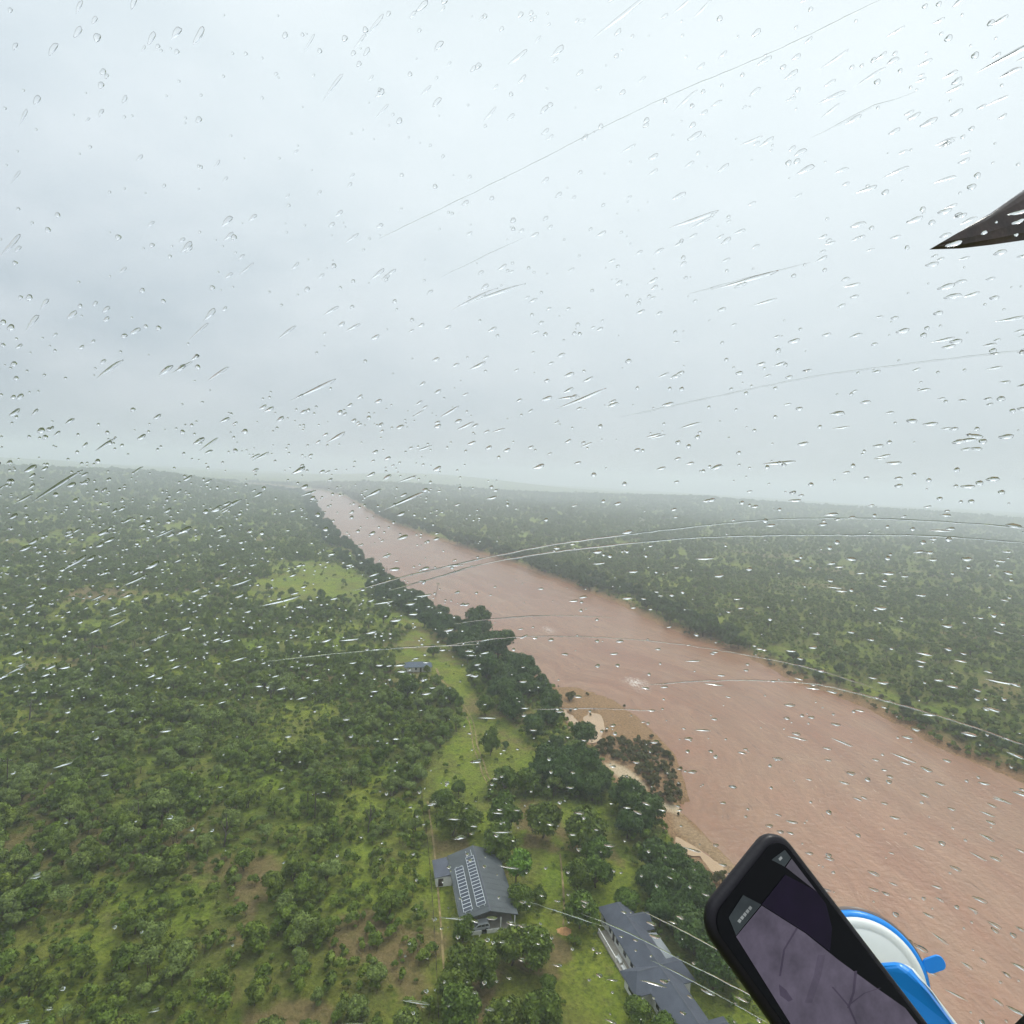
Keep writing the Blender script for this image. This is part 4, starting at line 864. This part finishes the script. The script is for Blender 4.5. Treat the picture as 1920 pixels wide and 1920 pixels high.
while len(specs) < 2300:
    x, y = g_.uniform(-20, 1940), g_.uniform(-20, 1940)
    if g_.random() > dens_at(x, y) / 1.25: continue
    u = g_.random(); edge = 1 + 0.25 * (x / 1920) ** 2
    if u < 0.66 - 0.2 * (x / 1920):
        w_ = 1.35 + 2.6 * g_.random() ** 2.2; ln, k = w_ * g_.uniform(1.0, 1.5), g_.randrange(4)
    elif u < 0.95: w_ = g_.uniform(1.9, 3.5); ln, k = w_ * g_.uniform(1.7, 3.2) * edge, g_.randrange(8)
    else: w_ = g_.uniform(2.0, 3.0); ln, k = w_ * g_.uniform(4, 9), 4 + g_.randrange(4)
    if y > 1050 and x > 900: w_ *= .8; ln *= .85
    if y > 1000 and x < 900 and ln < 6: w_ *= .8; ln *= .8
    specs.append((x, y, ln, w_, flow(x, y) + g_.gauss(0, .08), k))
for _ in range(620):
    x, y = g_.uniform(-10, 900), g_.triangular(720, 1360, 980); w_ = g_.uniform(1.2, 2.3); specs.append((x, y, w_ * g_.uniform(1, 1.4), w_, flow(x, y), g_.randrange(4)))
# larger drops read off the photograph
for x, y, ln, ang in [(372, 68, 14, 55), (330, 62, 10, 50), (712, 175, 9, 40), (822, 86, 9, 45), (970, 108, 18, 35), (1045, 96, 12, 38), (20, 460, 20, 50), (60, 605, 15, 55), (105, 912, 42, 36), (425, 415, 12, 45), (350, 463, 12, 45), (590, 730, 45, 26),
    (205, 692, 24, 38), (310, 695, 14, 40), (393, 590, 14, 48), (895, 686, 17, 25), (1090, 748, 50, 22), (890, 560, 45, 25), (930, 550, 55, 18), (708, 514, 16, 38), (1300, 412, 42, 17), (1400, 525, 55, 14), (1560, 182, 20, 20), (1895, 102, 36, 24), (1625, 355, 15, 15),
    (1165, 30, 48, 34), (1510, 318, 14, 24), (1570, 775, 12, 2), (1460, 868, 28, 4), (430, 948, 22, 30), (630, 820, 20, 30), (560, 882, 14, 28), (760, 938, 42, 24), (525, 1127, 36, 14), (700, 925, 18, 26), (140, 1055, 20, 34), (345, 995, 14, 28), (1010, 875, 12, 18), (285, 1060, 12, 30)]:
    specs.append((x, y, ln, 3.6 + 1.2 * (ln < 15), math.radians(ang), 4 + g_.randrange(4)))
specs.sort(key=lambda q: -q[2] * q[3])
big_ = [q for q in specs if 0 < q[0] < 1920 and 0 < q[1] < 1920 and not (q[0] > 1330 and q[1] > 1560)][:300]; bs = set(map(id, big_))
for q in big_:
    o = bpy.data.objects.new("raindrop", DROPS[q[5]]); COL.objects.link(o); o.matrix_world = drop_matrix(*q[:5])
    tag(o, "clear raindrop clinging to the helicopter windscreen", "raindrop", "raindrops on the windscreen")
AV = []; AF = []; base = 0; SM = []
T_V = [np.array([v.co[:] for v in m.vertices]) for m in DROPS]; T_F = [[tuple(f.vertices) for f in m.polygons] for m in DROPS]
for q in specs:
    if id(q) in bs: continue
    M = np.array(drop_matrix(*q[:5])); v = T_V[q[5]]; AV.append(v @ M[:3, :3].T + M[:3, 3]); AF += [tuple(i_ + base for i_ in f) for f in T_F[q[5]]]; SM += [True] * (len(T_F[q[5]]) - 1) + [False]; base += len(v)
ro = mesh_obj("rain_spray", np.concatenate(AV), AF, M_DROP); ro.data.polygons.foreach_set("use_smooth", np.array(SM)); kind(ro, "stuff", "fine rain spray speckling the whole helicopter windscreen", "rain")

def streak_obj(pix, wpx, label, group=None):
    P_ = [Vector((a, b, 0)) for a, b in pix]; path = []
    for k in range(len(P_) - 1):
        p0 = P_[max(k - 1, 0)]; p1 = P_[k]; p2 = P_[k + 1]; p3 = P_[min(k + 2, len(P_) - 1)]; n = max(2, int((p2 - p1).length / 14))
        for j in range(n):
            u = j / n; path.append(0.5 * (2 * p1 + (p2 - p0) * u + (2 * p0 - 5 * p1 + 4 * p2 - p3) * u * u + (3 * p1 - p0 - 3 * p2 + p3) * u ** 3))
    path.append(P_[-1]); V = []; Fc = []; n = len(path); prof = [(-1, 0), (-.75, .45), (0, .7), (.75, .45), (1, 0)]; K_ = len(prof)
    for k, q in enumerate(path):
        j = g_.gauss(0, .35); p_, n_ = on_pane(q.x, q.y + j, PR + 0.0045); qa, qb = path[max(k - 1, 0)], path[min(k + 1, n - 1)]
        tg = (on_pane(qb.x, qb.y)[0] - on_pane(qa.x, qa.y)[0]).normalized(); sd = n_.cross(tg); w_ = wpx * p_.length / FPX * (0.75 + .4 * g_.random()) * min(1, .25 + k / 5, .25 + (n - 1 - k) / 5)
        V += [to_world(p_ + sd * a * w_ + n_ * b * w_) for a, b in prof]
    for k in range(n - 1):
        for a in range(K_): Fc.append((k * K_ + a, k * K_ + (a + 1) % K_, (k + 1) * K_ + (a + 1) % K_, (k + 1) * K_ + a))
    Fc += [tuple(range(K_)), tuple(range((n - 1) * K_, n * K_))[::-1]]
    bm = bmesh.new(); vs = [bm.verts.new(v) for v in V]
    for f in Fc: bm.faces.new([vs[i_] for i_ in f])
    bmesh.ops.recalc_face_normals(bm, faces=bm.faces); me = bpy.data.meshes.new("water_streak"); bm.to_mesh(me); bm.free(); me.materials.append(M_DROP)
    o = bpy.data.objects.new("water_streak", me); COL.objects.link(o); tag(o, label, "water streak", group); return o
streak_obj([(660, 1108), (780, 1076), (910, 1046), (1060, 1018), (1280, 990), (1440, 975), (1600, 972), (1760, 978), (1935, 991)], 1.25, "upper of the two long pale water arcs curving across the far bank")
streak_obj([(730, 1107), (820, 1082), (930, 1052), (1080, 1030), (1280, 1010), (1440, 1004), (1600, 1003), (1760, 1006), (1935, 1019)], 1.25, "lower of the two long pale water arcs curving across the far bank")
streak_obj([(710, 448), (790, 410), (880, 366), (1010, 302), (1130, 240), (1260, 178), (1370, 132), (1480, 84), (1570, 40), (1660, -5)], 1.1, "long straight water streak crossing the bright sky to the top edge")
streak_obj([(1520, 258), (1560, 240), (1600, 218), (1640, 198), (1680, 186), (1716, 172)], 1.1, "kinked water streak in the bright sky above the rotor blade")
streak_obj([(1210, 1285), (1330, 1276), (1500, 1279), (1600, 1298), (1700, 1325), (1800, 1355), (1935, 1402)], 1.1, "pale water streak following the far shoreline")
streak_obj([(820, 1212), (960, 1195), (1100, 1194), (1220, 1202), (1330, 1216), (1500, 1248), (1640, 1290)], 0.8, "thin water streak lying across the mid river, passing the tall round tree")
streak_obj([(850, 1170), (930, 1160), (1040, 1154), (1160, 1158)], 0.8, "short water streak on the river above the tall round tree")
streak_obj([(1160, 782), (1280, 757), (1400, 731), (1540, 704), (1720, 680), (1935, 655)], 1.0, "faint shallow water streak low in the sky over the far bank")
streak_obj([(1090, 1712), (1180, 1750), (1290, 1806), (1400, 1862), (1510, 1925)], 0.75, "upper water streak slanting over the villa roof")
streak_obj([(990, 1690), (1070, 1716), (1140, 1740)], 0.7, "water streak slanting down to the villa's far gable")
streak_obj([(1200, 1706), (1290, 1750), (1400, 1812), (1480, 1862)], 0.75, "water streak slanting over the trees between villa and phone")
streak_obj([(1220, 1800), (1320, 1850), (1440, 1918)], 0.75, "lowest water streak slanting across the villa's near roof")
streak_obj([(825, 520), (900, 485), (980, 446)], 1.0, "faint short water streak in the middle of the sky")
streak_obj([(1290, 552), (1400, 522), (1520, 492)], 1.0, "faint water streak in the sky, level with the blade's underside")
streak_obj([(500, 1240), (620, 1226), (760, 1214), (900, 1208)], 1.0, "thin water streak over the scrub behind the little cottage")
streak_obj([(1000, 1330), (1120, 1328), (1240, 1334)], 0.7, "thin water streak over the sandbar ponds")

# --- phone in its dark case, held by a blue and white suction mount
PH_W, PH_H, PS = 0.0695, 0.149, 0.9
PR3 = Matrix.Rotation(Vector((-0.2796, 0.3687, 0.6036)).length, 3, Vector((-0.2796, 0.3687, 0.6036)).normalized())
PM = PR3.to_4x4(); PM.translation = Vector((0.1071, -0.2338, -0.3364)) * PS - PR3.col[1] * PH_H; PM = CAM_M @ PM     # local: x across, y up the phone, z out of the glass
ph = thing("phone", "dark phone in a black case hanging on the blue and white suction mount", "phone"); ph.matrix_world = PM
def rrect(x0, x1, y0, y1, r, n=7):
    out_ = []
    for cx_, cy_, a0 in ((x1 - r, y0 + r, -90), (x1 - r, y1 - r, 0), (x0 + r, y1 - r, 90), (x0 + r, y0 + r, 180)):
        out_ += [(cx_ + r * math.cos(math.radians(a0 + 90 * k / n)), cy_ + r * math.sin(math.radians(a0 + 90 * k / n))) for k in range(n + 1)]
    return out_
M_CASE = mat("black_case", (0.007, 0.005, 0.008), 0.38, 0.25, bump=0.05, bscale=400); M_BEZ = mat("black_glass", (0.003, 0.003, 0.004), 0.06, 0.12)
def slab(name, prof_list, m, parent):
    """stack of rounded outlines (x0,x1,y0,y1,r,z): a closed pillow-edged slab"""
    V = []; Fc = []; rs = [rrect(*q[:5]) for q in prof_list]; n = len(rs[0])
    for q, r in zip(prof_list, rs): V += [(a, b, q[5]) for a, b in r]
    for k in range(len(rs) - 1): Fc += [(k * n + a, k * n + (a + 1) % n, (k + 1) * n + (a + 1) % n, (k + 1) * n + a) for a in range(n)]
    Fc += [tuple(range(n))[::-1], tuple(range((len(rs) - 1) * n, len(rs) * n))]; o = mesh_obj(name, V, Fc, m, parent); o.data.polygons.foreach_set("use_smooth", np.array([len(f) == 4 for f in Fc])); return o
Wd, Hd = PH_W, PH_H
slab("case", [(.004, Wd - .004, .004, Hd - .004, .010, -.0075), (.001, Wd - .001, .001, Hd - .001, .013, -.0065), (0, Wd, 0, Hd, .014, -.005), (0, Wd, 0, Hd, .014, -.002), (.0015, Wd - .0015, .0015, Hd - .0015, .0125, 0.0), (.004, Wd - .004, .004, Hd - .004, .010, .0004)], M_CASE, ph)
slab("front_glass", [(.0040, Wd - .0040, .0040, Hd - .0040, .0100, .0006), (.0040, Wd - .0040, .0040, Hd - .0040, .0100, .0011)], M_BEZ, ph)
PMi = (CAM_M.inverted() @ PM).inverted()
def scr(px, py):
    d = PMi.to_3x3() @ cray(px, py); o0 = PMi.translation; t_ = (0.0013 - o0.z) / d.z; return (o0 + d * t_).to_2d()
def glow_patch(pix, z, mi, mbq):
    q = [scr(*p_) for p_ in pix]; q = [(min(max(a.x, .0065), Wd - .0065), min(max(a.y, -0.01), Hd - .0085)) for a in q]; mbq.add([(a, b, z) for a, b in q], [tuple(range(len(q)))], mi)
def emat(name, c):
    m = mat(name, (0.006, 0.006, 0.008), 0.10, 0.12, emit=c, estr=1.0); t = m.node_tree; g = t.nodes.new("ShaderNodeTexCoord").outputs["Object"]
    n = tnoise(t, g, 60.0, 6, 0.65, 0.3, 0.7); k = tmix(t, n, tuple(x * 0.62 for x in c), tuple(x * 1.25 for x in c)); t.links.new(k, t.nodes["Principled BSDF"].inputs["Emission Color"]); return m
SC = MB()  # cabin reflection on the phone glass, put in as glowing colour patches
glow_patch([(1380, 1756), (1428, 1698), (1510, 1750), (1572, 1800), (1640, 1850), (1700, 1885), (1760, 1935), (1640, 2010), (1480, 1935)], .0014, 0, SC)
glow_patch([(1428, 1696), (1472, 1640), (1532, 1668), (1552, 1690), (1560, 1740), (1556, 1784), (1510, 1748)], .00138, 1, SC)
glow_patch([(1446, 1612), (1474, 1590), (1486, 1604), (1471, 1625)], .0014, 2, SC)
glow_patch([(1473, 1626), (1487, 1606), (1534, 1668)], .0014, 3, SC)
glow_patch([(1366, 1720), (1393, 1678), (1427, 1696), (1380, 1754)], .0014, 2, SC)
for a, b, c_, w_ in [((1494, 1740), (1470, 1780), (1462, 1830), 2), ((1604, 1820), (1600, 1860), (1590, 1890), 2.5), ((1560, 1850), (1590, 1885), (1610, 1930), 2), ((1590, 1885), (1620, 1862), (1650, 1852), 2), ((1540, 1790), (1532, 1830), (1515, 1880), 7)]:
    for p_, q_ in ((a, b), (b, c_)): glow_patch([(p_[0] - w_, p_[1]), (p_[0] + w_, p_[1]), (q_[0] + w_, q_[1]), (q_[0] - w_, q_[1])], .00150, 4 if w_ < 5 else 5, SC)
glow_patch([(1460, 1845), (1474, 1856), (1486, 1874), (1478, 1878), (1462, 1866)], .0015, 4, SC)
for k in range(5): glow_patch([(1382 + k * 5, 1727 - k * 6), (1386 + k * 5, 1722 - k * 6), (1390 + k * 5, 1726 - k * 6), (1387 + k * 5, 1731 - k * 6)], .0015, 6, SC)
glow_patch([(1459, 1610), (1464, 1605), (1467, 1609), (1462, 1614)], .0015, 6, SC)
SC.build("screen_reflection", [emat("reflection_lilac", (0.088, 0.076, 0.106)), emat("reflection_violet", (0.005, 0.0015, 0.010)), emat("reflection_slate", (0.030, 0.038, 0.040)), emat("reflection_grey", (0.065, 0.06, 0.075)), emat("reflection_line", (0.052, 0.042, 0.066)), emat("reflection_band", (0.072, 0.061, 0.088)), emat("glow_white", (0.24, 0.26, 0.26))], ph)

cp_, cn = on_pane(1614, 1828); cx_ = (Vector((1, 0.40, 0)) - cn * Vector((1, 0.40, 0)).dot(cn)).normalized(); cy_ = cn.cross(cx_)
CM = Matrix((cx_, cy_, -cn)).transposed().to_4x4(); CM.translation = cp_ - cn * .0015
mt = thing("suction_mount", "blue and white suction cup phone mount stuck on the windscreen", "phone mount"); mt.matrix_world = CAM_M @ CM
M_BLUE = mat("blue_plastic", (0.004, 0.24, 0.72), 0.3, 0.5); M_WHITE = mat("white_plastic", (0.80, 0.79, 0.72), 0.3, 0.5); M_RUB = mat("clear_rubber", (0.16, 0.12, 0.10), 0.3, 0.5)
RC = 123 * cp_.length / math.sqrt(1 + ((1614 - 960) / FPX) ** 2 + ((1828 - 960) / FPX) ** 2) / FPX * 0.88
def lathe(name, prof, m, parent, n=64):
    V = [(r * math.cos(2 * math.pi * k / n), r * math.sin(2 * math.pi * k / n), z) for r, z in prof for k in range(n)]; Fc = []
    for j in range(len(prof) - 1): Fc += [(j * n + k, j * n + (k + 1) % n, (j + 1) * n + (k + 1) % n, (j + 1) * n + k) for k in range(n)]
    Fc += [tuple(range(n))[::-1], tuple(range((len(prof) - 1) * n, len(prof) * n))]; o = mesh_obj(name, V, Fc, m, parent); o.data.polygons.foreach_set("use_smooth", np.array([len(f) == 4 for f in Fc])); return o
lathe("rubber_cup", [(RC * 1.035, 0), (RC * 1.035, .0012), (RC * .98, .0024)], M_RUB, mt)
lathe("rim", [(RC * 1.0, .0026), (RC * 1.0, .006), (RC * .965, .0085), (RC * .92, .0086)], M_BLUE, mt)
lathe("cap", [(RC * .93, .0088), (RC * .925, .0105), (RC * .88, .0125), (RC * .80, .0131), (RC * .785, .0127), (RC * .77, .0133), (RC * .45, .0155), (RC * .1, .0160)], M_WHITE, mt)
slab("pull_tab", [(RC * .99, RC * 1.33, -.0046 + .006, .0046 + .006, .0040, .0026), (RC * .99, RC * 1.34, -.0052 + .006, .0052 + .006, .0046, .0036), (RC * .99, RC * 1.33, -.0046 + .006, .0046 + .006, .0040, .0050)], M_BLUE, mt)
lathe("knuckle", [(RC * .40, .0165), (RC * .38, .030), (RC * .20, .045)], M_WHITE, mt)
CMi = (CAM_M @ CM).inverted()
def arm(pix, name, m, z0, th):
    top = [CMi @ to_world(cray(a, b) * zz) for a, b, zz in pix]; ext = CMi.to_3x3() @ (CAM_ROT @ (Vector((.55, -.5, -.66)) * th)); mb = MB().prism(top, ext); o = mb.build(name, m, mt)
    bv = o.modifiers.new("bevel", "BEVEL"); bv.width = .0035; bv.segments = 3; return o
arm([(1560, 1880, .40), (1590, 1840, .40), (1640, 1806, .395), (1684, 1803, .39), (1706, 1818, .385), (1740, 1862, .375), (1795, 1935, .365), (1890, 2060, .355), (1800, 2130, .355), (1640, 1990, .375)], "arm", M_BLUE, 0, .018)
arm([(1690, 1804, .402), (1713, 1817, .400), (1748, 1860, .388), (1803, 1932, .380), (1900, 2060, .372), (1880, 2080, .372), (1770, 1935, .382), (1715, 1860, .396)], "arm_edge", M_WHITE, 0, .006)

# --- main rotor blade passing on the right, and the canopy frame in the corner
DB = 2.5
bl_pts = [(1742, 468), (1800, 466), (1860, 459), (1930, 449), (2100, 426), (2400, 384), (3000, 300), (2990, 130), (2400, 212), (2100, 256), (1985, 300), (1925, 352), (1860, 398), (1800, 434)]
rb = thing("rotor_blade", "dark wet rotor blade tip reaching into the bright sky from the side", "rotor blade")
c0 = cray(1900, 430) * DB; rb.location = to_world(c0)
P3 = [cray(a, b) * (DB + (a - 1742) / 1300 * .25) for a, b in bl_pts]; nrm_ = (P3[6] - P3[0]).cross(P3[8] - P3[0]).normalized()
if nrm_.z < 0: nrm_ = -nrm_
cen = [(P3[k] + P3[len(P3) - 1 - k]) / 2 for k in range(len(P3) // 2)]
V = []; N_ = len(P3)
for lay, (sh_, off) in enumerate(((1.0, 0.0), (.80, .010), (.45, .016))):
    for sg in ((-1, 1) if lay else (0,)):
        for k in range(N_): m_ = cen[k if k < N_ // 2 else N_ - 1 - k]; V.append(CAM_ROT @ (m_ + (P3[k] - m_) * sh_ + nrm_ * off * sg - c0))
Fc = []
for sg in (0, 1):
    l1, l2 = 1 + sg, 3 + sg
    for k in range(N_): k2 = (k + 1) % N_; Fc += [(k, k2, l1 * N_ + k2, l1 * N_ + k), (l1 * N_ + k, l1 * N_ + k2, l2 * N_ + k2, l2 * N_ + k)]
    Fc.append(tuple(range(l2 * N_, l2 * N_ + N_)))
bm = bmesh.new(); vs = [bm.verts.new(v) for v in V]
for f in Fc: bm.faces.new([vs[i_] for i_ in f])
bmesh.ops.recalc_face_normals(bm, faces=bm.faces); me = bpy.data.meshes.new("blade"); bm.to_mesh(me); bm.free(); me.materials.append(mat("blade_paint", (0.060, 0.036, 0.030), 0.35, 0.5, var=0.5, nscale=9.0, bump=0.08, bscale=60))
b_ = bpy.data.objects.new("blade", me); COL.objects.link(b_); b_.parent = rb
MBl = MB()  # added pale band imitating motion blur along the blade's upper edge
up = [13, 12, 11, 10, 9, 8]; lo = [0, 1, 2, 3, 4, 5]
for sg in (1, -1):
    band = [CAM_ROT @ (P3[a] + nrm_ * .004 * sg - c0) for a in up] + [CAM_ROT @ (P3[a] + (P3[b] - P3[a]) * .34 + nrm_ * .013 * sg - c0) for a, b in list(zip(up, lo))[::-1]]
    MBl.add(band, [(k, k + 1, 10 - k, 11 - k) for k in range(5)])
MBl.build("blur_band", mat("blur_grey", (0.36, 0.36, 0.38), 0.35, 0.5, 0.4, var=0.35, nscale=12), rb)
cf = thing("canopy_frame", "black canopy frame bar crossing the bottom corner beside the river", "window frame")
a = cray(1878, 1944) * .30; b = cray(2090, 1735) * .30; cf.location = to_world((a + b) / 2); m_ = (a + b) / 2
MB().prism([CAM_ROT @ (a - m_), CAM_ROT @ (b - m_), CAM_ROT @ (b - m_ + Vector((.03, -.03, .0))), CAM_ROT @ (a - m_ + Vector((.03, -.03, .0)))], CAM_ROT @ Vector((.004, -.004, -.003))).build("bar", mat("black_trim", (0.008, 0.008, 0.01), 0.5, 0.3), cf)
print("rows", len(rows), [(int((rows[:, 4] == k).sum())) for k in range(6)])
